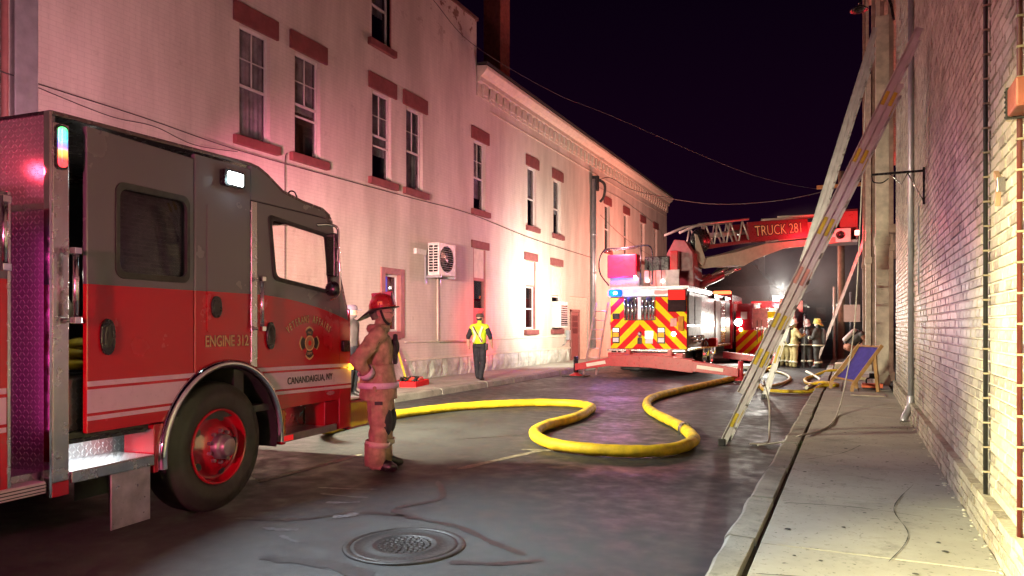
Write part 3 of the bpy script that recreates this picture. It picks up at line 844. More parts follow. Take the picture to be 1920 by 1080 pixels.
for side in (0, 1):
    x0, x1 = (-.04, 0) if side == 0 else (-2.5, -2.46)
    cd = epart('crew_door', [(-1.26,.83),(-.604,.83)] + arc(-.6,-.312) + [(-.312,2.885),(-1.26,2.895)], x0, x1, TT, [WIN1])
    ym = sorted([-.06])
    epart('mid_panel', arc(-.303,.345) + [(.345,2.935),(-.303,2.925)], x0, x1, TT)
    fd = epart('front_door', arc(.44,.742) + [(.745,.78),(1.72,.78),(1.72,2.0),(1.60,2.655),(.44,2.655)], x0, x1, TT, [WIN2])
    epart('front_corner', [(1.728,.46),(1.95,.46),(1.95,1.1),(1.93,1.5),(1.865,1.734),(1.728,2.09)], x0, x1, TT)
    epart('roof_side', [(.352,2.663),(1.60,2.663),(1.56,2.70),(1.42,2.755),(1.1,2.775),(.79,2.825),(.58,2.93),(.45,2.975),(.352,2.985)], x0, x1, TT)
    # window rubber and glass
    for par, wp, gr in ((cd, WIN1, 1.0), (fd, WIN2, 1.0)):
        cyy = sum(p[0] for p in wp)/len(wp); czz = sum(p[1] for p in wp)/len(wp)
        inn = [(cyy + (p[0]-cyy)*.93, czz + (p[1]-czz)*.90) for p in wp]
        out = [(cyy + (p[0]-cyy)*1.03, czz + (p[1]-czz)*1.04) for p in wp]
        xr = (-.01, .012) if side == 0 else (-2.512, -2.49)
        b = MB(); b.prism(out, *xr, 'x', 0, [inn]); b.build('window_seal', BLACK, par, .003)
        xg = (-.028, -.022) if side == 0 else (-2.478, -2.472)
        b = MB(); b.prism([(cyy + (p[0]-cyy)*.99, czz + (p[1]-czz)*.99) for p in wp], *xg, 'x'); b.build('pane', CABGLASS, par)
    xb = (-.062, -.048) if side == 0 else (-2.452, -2.438)
    epart('inner_skin', [(-1.24,.84),(-.62,.84)] + arc(-.585,.7,.70) + [(.75,.8),(1.7,.8),(1.7,2.0),(1.5,2.66),(.45,2.9),(-1.24,2.86)], *xb, DKINT,
          [[(y, z) for y, z in rr(-1.05,-.35,1.88,2.57,.05)], roundpoly([(.57,2.58),(1.53,2.51),(1.62,1.87),(.64,1.965)],.06)], 0)
# roof, rear wall, floor
b = MB()
rp = [(-1.51,2.93),(.352,2.992),(.45,2.982),(.58,2.937),(.79,2.832),(1.1,2.782),(1.42,2.762),(1.56,2.707)]
v = []; f = []
for (y, z) in rp: v += [(-2.505, y, z), (.005, y, z), (.005, y, z-.03), (-2.505, y, z-.03)]
for i in range(len(rp)-1):
    a, c = 4*i, 4*i+4
    f += [(a,a+1,c+1,c),(a+1,a+2,c+2,c+1),(a+2,a+3,c+3,c+2),(a+3,a,c,c+3)]
f += [(0,3,2,1), (28,29,30,31)]
b.add(v, f, 0, False); roof = b.build('roof', GREYP, eng, .008)
MB().box(-2.5, 0, -1.52, -1.30, 2.905, 2.926).build('drip_rail', BLACKP, roof)
rw = MB().box(-2.49, -.02, -1.51, -1.47, .5, 2.92).build('rear_wall', DIAM, eng, .004)
MB().box(-2.49, -.02, -1.515, -1.511, 2.30, 2.34).build('seam', STEEL, rw)
for x in (-.42, -.84): MB().box(x-.012, x+.012, -1.518, -1.511, .6, 2.30).build('rivet_strip', STEEL, rw)
MB().box(-2.46, -.06, -1.46, 1.7, .78, .84).build('floor', DKINT, eng)
MB().box(-2.44, -.07, .22, .34, .84, 2.9).build('dark_partition', DKINT, eng)  # added dark wall so the crew window shows a dark cab
# windshield and front
b = MB()
b.add([(-2.42,1.545,2.64),(-.08,1.545,2.64),(-.08,1.87,1.76),(-2.42,1.87,1.76)], [(0,1,2,3)]); b.build('windshield', CABGLASS, eng)
b = MB()
for x in (-2.5, -.075, -1.28): b.bar((x+.03,1.53,2.68),(x+.03,1.88,1.73),.07 if x != -1.28 else .03,.05)
b.box(-2.5, 0, 1.48, 1.56, 2.62, 2.70); b.build('windshield_frame', GREYP, eng, .006)
b = MB(); b.box(-2.46, -.06, 1.30, 1.86, 1.62, 1.74); b.ell((-.6,1.5,1.78),(.16,.14,.12)); b.ell((-1.3,1.5,1.76),(.3,.16,.1)); b.build('dashboard', BLACKP, eng, .02)
b = MB(); b.ell((-.42,1.28,1.92),(.06,.06,.075)); b.build('dash_lamp', EM('violet_dash_dome', (.12,.03,.3), .5), eng)
b = MB(); b.box(-2.5, 0, 1.90, 1.95, .46, 1.74); fr = b.build('front_panel', REDP, eng, .02)
b = MB(); b.box(-2.0, -.5, 1.95, 1.985, .95, 1.55); gr = b.build('grille', CHROME, fr, .01)
for k in range(7): MB().box(-1.95, -.55, 1.985, 2.0, .99 + k*.08, 1.03 + k*.08).build('grille_bar', STEEL, gr)
for sx in (-2.3, -.2):
    h = MB().box(sx-.17, sx+.17, 1.95, 1.99, .95, 1.3).build('headlight', CHROME, fr, .01)
    MB().lathe([(.075,0),(.07,.015),(.0001,.02)], 16, M=Matrix.Translation((sx,1.99,1.05)) @ Matrix.Rotation(-PI/2,4,'X')).build('lens', EM('headlamp_faint_glow', (.8,.8,.75), .3), h)  # lens glows faintly though the lamp is off
bp = MB().box(-2.52, -.02, 1.95, 2.36, .42, .74).build('bumper', REDP, eng, .03)
MB().box(-2.5, -.04, 1.98, 2.34, .742, .752).build('bumper_deck', DIAM, bp)
MB().box(-2.53, -.01, 2.34, 2.40, .46, .72).build('bumper_bar', CHROME, bp, .02)
br = MB().box(-2.15, -.35, 1.50, 1.60, 2.715, 2.80).build('brow_light', BLACKP, eng, .01)
MB().box(-2.1, -.4, 1.601, 1.606, 2.725, 2.79).build('lens', EM('warm_white_led', (1,.94,.8), 12), br)
lamp('AREA', (-1.25, 1.64, 2.76), (.2, 11, .2), 1750, (1,.95,.66), 1.7, .07, eng, 128)
MB().box(-2.2, -.3, 1.50, 1.83, 2.803, 2.815).build('brow_cutoff_plate', BLACKP, br)  # added plate that cuts off the brow lamp's upward light
# lower body: rear step, riser, arch, front step
MB().box(-.42, -.36, -1.40, -.62, .50, .95).build('step_riser', DIAM, eng)
st = MB().box(-.36, .02, -1.385, -.72, .575, .605).build('step', DIAM, eng, .004)
MB().box(.0, .024, -1.385, -.72, .525, .60).build('step_lip', STEEL, st, .006)
MB().box(-.36, -.30, -1.38, -.74, .51, .58).build('bracket', BLACK, st)
MB().box(-.35, -.02, -1.385, -.75, .776, .80).build('step_light', BLACKP, eng)
MB().box(-.3, -.08, -1.3, -.85, .771, .775).build('step_lamp', EM('step_led', (.95,1,1), 4), eng)
lamp('AREA', (-.17, -1.08, .765), (-.19, -1.08, 0), 4.5, (.92,1,1), .45, .10, eng)
epart('arch_rear_panel', [(-.70,.46),(-.655,.46)] + [(AC_ + .72*math.cos(R(a)), AZ_ + .72*math.sin(R(a))) for a in range(186, 157, -4)] + [(-.70,.82)], -.3, -.004, REDP)
epart('arch_front_panel', [(.782,.44),(.84,.44),(.84,.772)] + [(AC_ + .72*math.cos(R(a)), AZ_ + .72*math.sin(R(a))) for a in range(17, -8, -4)], -.3, -.004, REDP)
MB().box(-.30, -.26, .85, 1.7, .45, .78).build('step_recess', STEEL, eng, .004)
fs = MB().box(-.28, .0, .80, 1.66, .505, .53).build('front_step', DIAM, eng, .004)
MB().box(.0, .012, .80, 1.66, .46, .528).build('step_lip', P('grimy_alloy', (.2,.19,.18), .5, .6), fs, .004)
MB().box(.002, .014, .80, .93, .47, .52).build('marker', EM('red_marker_lit', (1,.03,.03), .5), fs)
epart('corner_skirt', [(1.47,.46),(1.722,.46),(1.722,.772),(1.47,.772)], -.25, -.006, REDP)
# arch trim and well
b = MB(); v = []; f = []; n = 40
for i in range(n + 1):
    a = R(-6 + 192 * i / n)
    for (r_, x_) in ((.655,-.01),(.66,.03),(.685,.045),(.715,.03),(.722,-.01)):
        v.append((x_, AC_ + r_*math.cos(a), AZ_ + r_*math.sin(a)))
for i in range(n):
    for k in range(4): f.append((i*5+k, i*5+k+1, (i+1)*5+k+1, (i+1)*5+k))
b.add(v, f, 0, True); b.build('wheel_arch_trim', CHROME, eng)
b = MB(); v = []; f = []
for i in range(n + 1):
    a = R(-10 + 200 * i / n)
    v += [(-.005, AC_ + .655*math.cos(a), AZ_ + .655*math.sin(a)), (-.75, AC_ + .655*math.cos(a), AZ_ + .655*math.sin(a))]
for i in range(n): f.append((2*i, 2*i+1, 2*i+3, 2*i+2))
b.add(v, f, 0, True); b.add([(-.75,-.75,.2),(-.75,.9,.2),(-.75,.9,1.3),(-.75,-.75,1.3)], [(0,1,2,3)]); b.build('wheel_well', BLACK, eng)
mf = MB().box(-.42, -.02, -.735, -.725, .14, .52).build('mud_flap', STEEL, eng, .004)
MB().box(-.014, .0, -1.07, -.735, .13, .56).build('mud_flap_plate', P('scuffed_steel_plate', (.5,.48,.48), .38, .8, var=.3, vs=8), mf, .004)
# chassis under the cab
b = MB(); b.box(-2.3, -.8, -8, 1.9, .45, .72); b.box(-1.9, -.6, -.1, .2, .35, .6); b.build('chassis', BLACK, eng)

def make_wheel(loc, flip=False):
    Mx = Matrix.Translation(loc) @ Matrix.Rotation(PI/2 if not flip else -PI/2, 4, 'Y')
    b = MB().lathe([(.30,-.30),(.48,-.32),(.525,-.29),(.54,-.26),(.545,-.16),(.54,-.06),(.53,-.032),(.505,-.012),(.46,.006),(.455,.012),(.40,.016),(.345,.004),(.318,-.008),(.305,-.03),(.30,-.30)], 56, M=Mx)
    t = b.build('wheel', TYRE, eng)
    b = MB().lathe([(.316,-.012),(.313,.008),(.303,.010),(.295,-.004),(.283,-.05),(.262,-.068),(.22,-.052),(.175,-.02),(.158,-.008),(.0001,-.008)], 48, M=Mx); b.build('rim', REDP, t)
    b = MB().lathe([(.105,-.01),(.103,.045),(.095,.055),(.078,.058),(.074,.10),(.066,.105),(.0001,.105)], 28, M=Mx); b.build('hub', P('hub_steel', (.34,.3,.3), .4, .7), t)
    hb = MB().prism([(.036*math.cos(2*PI*i/14), .026*math.sin(2*PI*i/14)) for i in range(14)], .0, .012, 'z')
    h0 = None
    for i in range(5):
        a = R(72*i + 20)
        T = Mx @ Matrix.Rotation(a, 4, 'Z') @ Matrix.Translation((.235, 0, -.062)) @ Matrix.Rotation(R(14),4,'Y') @ Matrix.Rotation(PI/2,4,'Z')
        o = MB(); o.v = hb.v; o.f = hb.f; o.m = hb.m; o.sm = hb.sm
        q = o.build('hand_hole_disc', BLACK, t); q.matrix_local = T  # black disc stands in for the shaded opening
    for i in range(10):
        T = Mx @ Matrix.Rotation(R(36*i), 4, 'Z') @ Matrix.Translation((.132, 0, -.01))
        q = MB().lathe([(.016,0),(.016,.03),(.010,.036),(.0001,.036)], 6, smooth=False).build('lug_nut', P('lug_steel',(.4,.36,.36),.35,.8) if i == 0 else bpy.data.materials['lug_steel'], t); q.matrix_local = T
    return t
make_wheel((-.04, .02, .545))
make_wheel((-2.46, .02, .545), True)
make_wheel((-.04, -5.2, .545)); make_wheel((-2.46, -5.2, .545), True)
# stainless pillar, hand rails, strip
pl = MB().box(-.04, .004, -1.505, -1.392, .55, 2.86).build('rear_pillar', STEEL, eng, .004)
MB().box(-.045, .002, -1.508, -1.39, .455, .548).build('pillar_foot', REDP, pl, .004)
MB().box(-.05, .001, -1.525, -1.508, .46, 2.92).build('pillar_edge', CHROME, pl)
def rail(y, z0, z1, off=.075, r=.018, par=eng):
    t = MB().tube([(off, y, z0-.02),(off, y, z1+.02)], r, 12).build('grab_rail', STEEL, par)
    for z in (z0, z1):
        b = MB().tube([(0, y, z),(off+.0, y, z)], .014, 8); b.box(off-.026, off+.026, y-.026, y+.026, z-.022, z+.022); b.build('rail_mount', CHROME, t, .004)
    return t
rail(-1.40, 1.59, 2.04)
sp_ = MB().box(-.02, .004, .352, .432, 1.19, 2.655).build('rail_strip', STEEL, eng, .003)
rail(.415, 1.53, 1.97, .07, .017)
m, nt, b_, o_ = nodes('chasing_led_lens')
tc = nadd(nt, 'ShaderNodeTexCoord'); s_ = nadd(nt, 'ShaderNodeSeparateXYZ'); nt.links.new(tc.outputs['Object'], s_.inputs[0])
cr = nadd(nt, 'ShaderNodeValToRGB'); nt.links.new(ramp(nt, s_.outputs['Z'], 2.56, 2.85), cr.inputs[0])
cr.color_ramp.interpolation = 'LINEAR'
e = cr.color_ramp.elements; e[0].position = 0; e[0].color = (1,.0,.0,1); e[1].position = 1; e[1].color = (.0,.9,.12,1)
for p, c in ((.22,(1,.02,.02,1)),(.3,(1,.35,.02,1)),(.42,(1,.5,.1,1)),(.5,(.15,.12,1,1)),(.6,(.05,.35,1,1)),(.72,(.0,.9,.9,1)),(.88,(.0,.9,.3,1))):
    k = e.new(p); k.color = c
nt.links.new(cr.outputs[0], b_.inputs['Emission Color']); b_.inputs['Emission Strength'].default_value = 2.0
LEDCH = m
wl_ = MB().prism(rr(-1.49, -1.405, 2.56, 2.85, .03), .004, .014, 'x').build('warning_light', BLACKP, pl, .003)
MB().prism(rr(-1.478, -1.417, 2.575, 2.835, .025), .014, .026, 'x').build('lens', LEDCH, wl_, .004)
MB().prism(rr(-1.46, -1.435, 2.61, 2.82, .012), .026, .034, 'x').build('led_core', LEDCH, wl_)
# hatch panel on the mid section
MB().prism(rr(-.175, .30, 1.50, 2.545, .02), .0, .007, 'x').build('hatch', TT, eng, .003)
# oval door handles
for (y, z, h) in ((-1.106,1.477,.125),(-.078,1.71,.09),(.606,1.465,.125)):
    b = MB().prism([(y + .058*math.cos(2*PI*i/24), z + h*math.copysign(abs(math.sin(2*PI*i/24))**.75, math.sin(2*PI*i/24))) for i in range(24)], .002, .02, 'x'); hd = b.build('door_handle', BLACKP, eng, .008)
    MB().ell((.015, y, z), (.012, .04, h*.75)).build('paddle', BLACK, hd)
# scene light
sl_ = MB().prism(rr(-.03, .215, 2.725, 2.862, .02), .0, .055, 'x').build('scene_light', BLACKP, eng, .008)
MB().prism(rr(.005, .185, 2.742, 2.846, .012), .055, .062, 'x').build('lens', EM('cool_white_led', (.93,1,1), 16), sl_)
lamp('AREA', (.075, .095, 2.79), (3.4, -.2, .2), 170, (.80,.93,1), .2, .11, eng, 96)
lamp('POINT', (.11, .095, 2.79), None, 1.6, (.65,.95,1), .03, parent=eng)
# same lamp on the far flank lights the cream wall
sl2 = MB().prism(rr(-.03, .215, 2.725, 2.862, .02), -2.555, -2.5, 'x').build('scene_light', BLACKP, eng, .008)
MB().prism(rr(.005, .185, 2.742, 2.846, .012), -2.562, -2.555, 'x').build('lens', EM('cool_white_led_far', (1,.9,.88), 3), sl2)
lamp('AREA', (-2.6, .095, 2.8), (-6.0, 2.6, 4.6), 14, (.95,.7,.95), .2, .11, eng)
# red beacons on the cab corners
bc = MB().lathe([(.085,0),(.085,.09),(.06,.12),(.0001,.125)], 20, M=Matrix.Translation((-2.2,1.0,2.79))).build('beacon', EM('red_beacon_glow', (1,.02,.03), 6), eng)
lamp('SPOT', (-2.62, 1.75, 2.75), (-5.2, 9.6, 2.9), 4200, (1,.14,.36), .08, parent=eng, cone=66, blend=1)
lamp('POINT', (-2.62, 1.75, 2.75), None, 110, (1,.09,.24), .08, parent=eng)
# roof light bar, set far back from the roof edge
lbar = MB().box(-2.1, -1.1, .45, .75, 3.0, 3.16).build('light_bar', EM('light_bar_red', (1,.03,.04), 3), eng, .03)
lamp('POINT', (-1.15, .7, 3.27), None, 620, (1,.50,.60), .12, parent=eng)
# flank warning lights further back on the body
for y_, z_ in ((-3.2, 2.2), (-2.6, 2.2)):
    q = MB().prism(rr(y_-.1, y_+.1, z_-.05, z_+.05, .02), .0, .03, 'x').build('body_warning_light', BLACKP, eng, .005)
    MB().prism(rr(y_-.08, y_+.08, z_-.035, z_+.035, .015), .03, .04, 'x').build('lens', EM('body_warning_%d' % int(-y_*10), (1,.05,.3) if y_ < -3 else (.3,.08,1), 4), q)
lamp('SPOT', (.07, -2.6, 2.25), (5.6, 3.3, 2.2), 700, (.36,.18,1), .05, parent=eng, cone=25, blend=.9)
lamp('SPOT', (.07, -3.4, 2.5), (5.6, 3.6, 4.9), 420, (1,.10,.10), .05, parent=eng, cone=56, blend=.9)
rs = MB().prism(rr(-4.7, -4.4, 2.5, 2.68, .02), .0, .05, 'x').build('scene_light', BLACKP, eng, .006)
MB().prism(rr(-4.67, -4.43, 2.53, 2.65, .015), .05, .058, 'x').build('lens', EM('yellowish_led', (1,.93,.6), 10), rs)
lamp('AREA', (.09, -4.55, 2.6), (5.6, -1.3, 1.2), 380, (1,.89,.42), .24, .12, eng, 40)
for (x, y, z) in ((.004, 1.86, 1.11),):
    mk = MB().box(.0, .03, 1.90, 1.955, 1.085, 1.14).build('marker_light', EM('amber_marker', (1,.5,.02), 9), eng, .006)
    lamp('POINT', (.10, 1.99, 1.11), None, .35, (1,.5,.05), .02, parent=eng)
# dark warning light housing on the front corner, gives no light
wf = MB().prism(rr(1.76, 1.88, 1.28, 1.40, .02), .0, .03, 'x').build('corner_warning_light', BLACKP, eng, .005)
# mirrors
mr_ = MB().tube(spline([(.0,1.32,2.57),(.08,1.40,2.58),(.15,1.46,2.55),(.16,1.47,2.4),(.16,1.49,2.0),(.12,1.50,1.86),(.0,1.50,1.82)],6), .014, 8).build('mirror_arm', CHROME, eng)
MB().box(.04, .15, 1.42, 1.48, 2.05, 2.50).build('mirror_housing', BLACKP, mr_, .02)
MB().box(.052, .138, 1.413, 1.419, 2.07, 2.48).build('mirror_glass', P('mirror_silver', (.8,.85,.8), .05, 1), mr_)
MB().lathe([(.08,0),(.075,.03),(.05,.055),(.0001,.06)], 20, M=Matrix.Translation((.10,1.46,1.93)) @ Matrix.Rotation(PI/2,4,'X')).build('convex_mirror', BLACKP, mr_)
MB().lathe([(.0001,.008),(.05,.003),(.072,-.004)], 20, M=Matrix.Translation((.10,1.452,1.93)) @ Matrix.Rotation(PI/2,4,'X')).build('convex_glass', CHROME, mr_)
b = MB().tube(spline([(-.1,1.0,2.80),(-.1,1.02,2.86),(-.1,1.1,2.87),(-.1,1.15,2.80)],5), .008, 6); b.build('antenna_loop', BLACKP, eng)
# reflective stripes
def yarc(z, s): return AC_ + s * math.sqrt(max(0, .724**2 - (z-AZ_)**2))
for z0, z1 in ((1.145,1.18),(.965,1.125),(.915,.945)):
    def stripe(ya, yb, cut, d=.0):
        if cut == 'r': pts = [(ya,z0),(yarc(z0,-1),z0)] + [(yarc(z0+(z1-z0)*i/5,-1), z0+(z1-z0)*i/5) for i in range(1,6)] + [(ya,z1)]
        else: pts = [(yb,z0-.03),(yb,z1-.03)] + [(yarc(z0+(z1-z0)*i/5,1), z0+(z1-z0)*i/5) for i in range(5,-1,-1)]
        MB().prism(pts, .001, .0035, 'x').build('stripe', WHITER, eng)
    stripe(-1.258, 0, 'r'); stripe(0, 1.945, 'l')
# lettering and crest
LT = Matrix(((0,0,1,0),(1,0,0,0),(0,1,0,0),(0,0,0,1)))
def letters(t, y, z, size, sx=1.0, m=None, outline=True, x=.003):
    T = Matrix.Translation((x, y, z)) @ LT
    if outline: text_part(t, size, INK, eng, T, .0008, 'lettering_shadow', sx=sx, bold=size*.035)
    text_part(t, size, m or GOLD, eng, Matrix.Translation((.0012,0,0)) @ T, .001, 'lettering', sx=sx, bold=size*.01)
letters('ENGINE 312', .06, 1.385, .13, .74)
letters('CANANDAIGUA, NY', 1.22, 1.0, .095, .84, INK, False, .0045)
def arc_letters(t, yc, zc, r, size, sx):
    w = .78 * size * sx; n = len(t)
    for i, ch in enumerate(t):
        if ch == ' ': continue
        a = ((n-1)/2 - i) * w / r
        T = Matrix.Translation((.003, yc - r*math.sin(a), zc + r*math.cos(a))) @ Matrix.Rotation(a, 4, 'X') @ LT
        text_part(ch, size, INK, eng, T, .0008, 'lettering_shadow', sx=sx, bold=size*.04)
        text_part(ch, size, GOLD, eng, Matrix.Translation((.0012,0,0)) @ T, .001, 'lettering', sx=sx, bold=size*.01)
arc_letters('VETERANS AFFAIRS', 1.20, 1.02, .57, .10, .58)
def maltese(s):
    pts = []
    for k in range(4):
        a0 = PI/2 * k
        for da, r_ in ((-.56,.30),(-.50,.92),(-.25,1.0),(0,1.06),(.25,1.0),(.50,.92),(.56,.30)):
            r2 = r_ if r_ > .5 else .42
            pts.append((1.20 + s*r2*math.sin(a0+da), 1.385 + s*1.02*r2*math.cos(a0+da)))
    return pts
cr_ = MB().prism(maltese(.155), .001, .003, 'x').build('crest', GOLD, eng)
MB().prism(maltese(.137), .003, .0042, 'x').build('crest_field', INK, cr_)
def disc(r, x0, x1, m, nm): MB().prism([(1.20+r*math.cos(2*PI*i/28), 1.385+r*math.sin(2*PI*i/28)) for i in range(28)], x0, x1, 'x').build(nm, m, cr_)
disc(.078, .0042, .0054, GOLD, 'crest_ring'); disc(.062, .0054, .0062, P('crest_tan', (.42,.22,.1), .5), 'crest_centre'); disc(.026, .0062, .007, REDREF, 'crest_device')
for t, y, z, s in (('FIRE',1.20,1.475,.034),('DEPT',1.20,1.272,.034)):
    text_part(t, s, GOLD, cr_, Matrix.Translation((.005, y, z)) @ LT, .0005, 'crest_lettering')
# maker's badge low on the front door
MB().prism([(1.56+.07*math.cos(2*PI*i/20), .86+.022*math.sin(2*PI*i/20)) for i in range(20)], .001, .006, 'x').build('badge', STEEL, eng)
# interior seen through the gap and windows
b = MB(); b.box(-.9,-.35,-1.2,-.75,.84,1.2); b.box(-.9,-.35,-1.30,-1.16,1.2,1.95); b.build('crew_seat', P('seat_vinyl', (.05,.045,.045), .6), eng, .03)
b = MB(); b.ell((-.30,-1.12,1.36),(.2,.13,.05)); b.ell((-.25,-1.08,1.42),(.14,.12,.05)); b.ell((-.28,-1.15,1.29),(.2,.13,.045)); b.build('stowed_hose', YHOSE, eng)
b = MB().box(-.55,-.10,-1.36,-.70,.845,1.20); b.build('seat_box', DIAM, eng, .01)
b = MB().ell((-.45,-1.12,1.66),(.1,.1,.12)); b.build('headrest', P('tan_pad', (.3,.24,.18), .7), eng)
lamp('POINT', (-.20,-1.2,1.9), None, 1.4, (1,.97,.8), .04, parent=eng)
lamp('POINT', (-.75,-.55,2.45), None, 1.6, (1,.95,.85), .05, parent=eng)  # bare lamp added to brighten the crew cab
b = MB().tube(spline([(-.30,-1.02,2.16),(-.30,-.86,2.16),(-.30,-.79,2.11),(-.30,-.77,1.9)],5), .034, 8); b.build('grab_tube', P('pale_tube', (.6,.55,.5), .5), eng)
# pump panel / body behind the cab
bd = MB().box(-2.48, 0, -8.6, -1.78, .55, 2.36).build('body', TT, eng, .01)
for z0, z1 in ((1.145,1.18),(.965,1.125),(.915,.945)): MB().box(.001, .0035, -8.5, -1.80, z0, z1).build('stripe', WHITER, bd)
MB().box(-.03, .006, -1.795, -1.776, .56, 2.36).build('body_edge', STEEL, bd)
MB().box(-2.3, -.1, -1.79, -1.5, .55, .62).build('pump_tray', DIAM, eng)
MB().box(-.5, .02, -3.4, -1.56, .50, .575).build('running_board', ALU, eng, .006)
for k in range(3): MB().box(.02, .024, -3.4, -1.56, .512+k*.02, .518+k*.02).build('board_groove', BLACK, eng)
MB().box(.0,.012,-2.0,-1.86,.60,.66).build('edge_strip', STEEL, bd)
rail(-1.86, 1.9, 2.3)
# body top light that tints the pump recess
tb = MB().box(-.35, -.12, -2.05, -1.85, 2.36, 2.44).build('body_beacon', EM('violet_red_beacon', (1,.03,.12), 5), eng, .02)
lamp('POINT', (-.35, -1.70, 2.60), None, 3.5, (1,.05,.10), .05, parent=eng)
ps = MB().box(-.30, -.24, -1.78, -1.765, .9, 2.25).build('recess_tint_strip', EM('recess_tint_glow', (.8,.06,.7), .8), eng)  # added strip that tints the pump recess, no known fixture
lamp('AREA', (-.27, -1.755, 1.5), (-.27, -1.0, 1.5), 1.5, (1,.06,.38), .05, 1.3, eng)
# ================================================================== TOWER LADDER TRUCK (middle distance)
tw = thing('ladder_truck', 'tower ladder truck with chevron rear and boom reaching right, lettered TRUCK 281', 'fire truck', (-5.72, 22, 0))
def tp(name, x0, x1, y0, y1, z0, z1, m, parent=None, bevel=.008):
    return MB().box(x0, x1, y0, y1, z0, z1).build(name, m, parent or tw, bevel)
def clip_poly(poly, x0, x1, z0, z1):
    for ax, lim, sg in ((0,x0,1),(0,x1,-1),(1,z0,1),(1,z1,-1)):
        out = []
        for i in range(len(poly)):
            a, b = poly[i-1], poly[i]
            ia, ib = sg*(a[ax]-lim) >= 0, sg*(b[ax]-lim) >= 0
            if ia != ib:
                t = (lim-a[ax])/(b[ax]-a[ax]); out.append((a[0]+(b[0]-a[0])*t, a[1]+(b[1]-a[1])*t))
            if ib: out.append(b)
        poly = out
        if not poly: return []
    return poly
def chevrons(parent, x0, x1, z0, z1, xc, y, per=.5, th=.005):
    for (a0, a1, s) in ((x0, min(xc, x1), 1), (max(xc, x0), x1, -1)):
        if a1 - a0 < .05: continue
        k = -8
        while k < 12:
            for j, m in ((0, YELREF), (1, REDREF)):
                zb = z0 - 3 + k*per + j*per/2
                pts = [(a0, zb + s*a0), (a1, zb + s*a1), (a1, zb + per/2 - .004 + s*a1), (a0, zb + per/2 - .004 + s*a0)]
                q = clip_poly(pts, a0, a1, z0, z1)
                if len(q) >= 3:
                    MB().prism(q, y - th, y, 'y').build('chevron_stripe', m, parent)
            k += 1
body = tp('body', -1.2, 1.2, .02, 8.4, .85, 2.62, P('tower_flank_paint', (.14,.05,.055), .35, coat=.3))
rear = tp('rear_panel', -1.2, 1.2, 0, .03, .85, 2.46, REDREF)
chevrons(rear, -1.195, 1.195, .86, 2.45, -.27, -.001)
# pike-pole and ladder bay
bay = tp('tool_bay_plate', -.76, .24, -.03, -.006, 1.74, 2.48, BLACKP)  # black plate in place of a shaded recess
for i, x in enumerate((-.72, -.60, -.48, -.36, -.14, -.02, .10, .20)):
    MB().tube([(x, -.055, 1.76), (x, -.055, 2.36 + .05*(i % 3 == 0))], .032, 8).build('bay_tube', CHROME, bay)
tp('bay_divider', -.31, -.19, -.08, -.03, 1.76, 2.46, P('bay_pink_alloy', (.5,.42,.42), .4, .5), bay)
for x in (-.55, .05): MB().ell((x, -.06, 2.40), (.1, .05, .07)).build('stowed_tool', P('navy_canvas', (.03,.035,.1), .8), bay)
LAMPW = EM('tail_white', (1,.93,.8), 2.2); LAMPA = EM('tail_amber', (1,.38,.03), .9); GLOWR = EM('red_reflection_glow', (1,.02,.015), 1.1)
for x in (-1.02, .42):
    t = tp('tail_light', x-.12, x+.12, -.03, -.006, 1.02, 1.52, BLACKP, rear)
    tp('lens', x-.09, x+.09, -.042, -.03, 1.38, 1.49, LAMPW, t, .004); tp('lens', x-.09, x+.09, -.042, -.03, 1.22, 1.35, LAMPA, t, .004); tp('lens', x-.09, x+.09, -.042, -.03, 1.06, 1.19, WHITER, t, .004)
tp('speaker_box', -1.13, -.9, -.03, -.006, 1.78, 1.96, BLACKP, rear)
tp('number_plate', -.08, .16, -.03, -.006, 1.02, 1.16, WHITER, rear); tp('plate_frame', -.1, .18, -.02, -.006, 1.16, 1.42, STEEL, rear)
b = MB(); b.ell((-.25,-.03,1.3),(.07,.03,.1)); b.box(-.32,-.18,-.04,-.006,1.0,1.2); b.build('hose_outlet', CHROME, rear)
rb_ = tp('red_glow_box', .64, 1.19, -.10, -.006, 2.0, 2.68, P('smoked_lens', (.03,.012,.014), .75, spec=.15), rear, .02)
tp('lens', .67, 1.17, -.112, -.10, 2.36, 2.65, GLOWR, rb_, .01)  # emissive red top stands in for a red lamp reflection
tp('strap_pouch', .95, 1.12, -.1, -.006, 1.42, 1.86, P('orange_webbing', (.6,.22,.02), .7), rear, .02)
tp('side_marker', .70, .90, -.03, -.006, 1.55, 1.8, P('pale_red_label', (.7,.3,.28), .5), rear)
b = MB().lathe([(.07,0),(.06,.03),(.0001,.035)], 16, M=Matrix.Translation((.80,-.006,1.32)) @ Matrix.Rotation(PI/2,4,'X')); b.build('work_light', EM('work_led', (1,.97,.9), 18), rear)
lamp('SPOT', (.8,-.1,1.32), (.9,-6,-1.0), 35, (1,.96,.86), .05, parent=tw, cone=110)
tp('tail_step', -1.25, 1.2, -.25, 0, .78, .845, STEEL, None, .01)
tp('step_tread', .1, 1.15, -.27, -.01, .847, .862, P('pale_tread', (.45,.44,.36), .6), None)
for x in (-1.05, -.75, -.2, .2, .7): tp('tow_bracket', x-.06, x+.06, -.22, -.05, .62, .79, BLACK if x != -.75 else STEEL, None)
hood = tp('rear_hood', -1.2, 1.2, -.05, .4, 2.47, 2.72, GALV, None, .02)
b = MB().prism(rr(-1.24,-.80,2.49,2.71,.08), -.10, -.05, 'y'); b.build('blue_light', EM('blue_halo_glow', (.0,.07,1), 2.2), hood, .01)  # lens enlarged to stand in for the blue halo
MB().prism(rr(-1.08,-.95,2.56,2.64,.03), -.112, -.10, 'y').build('light_core', EM('blue_white_core', (.35,.8,1), 14), hood)
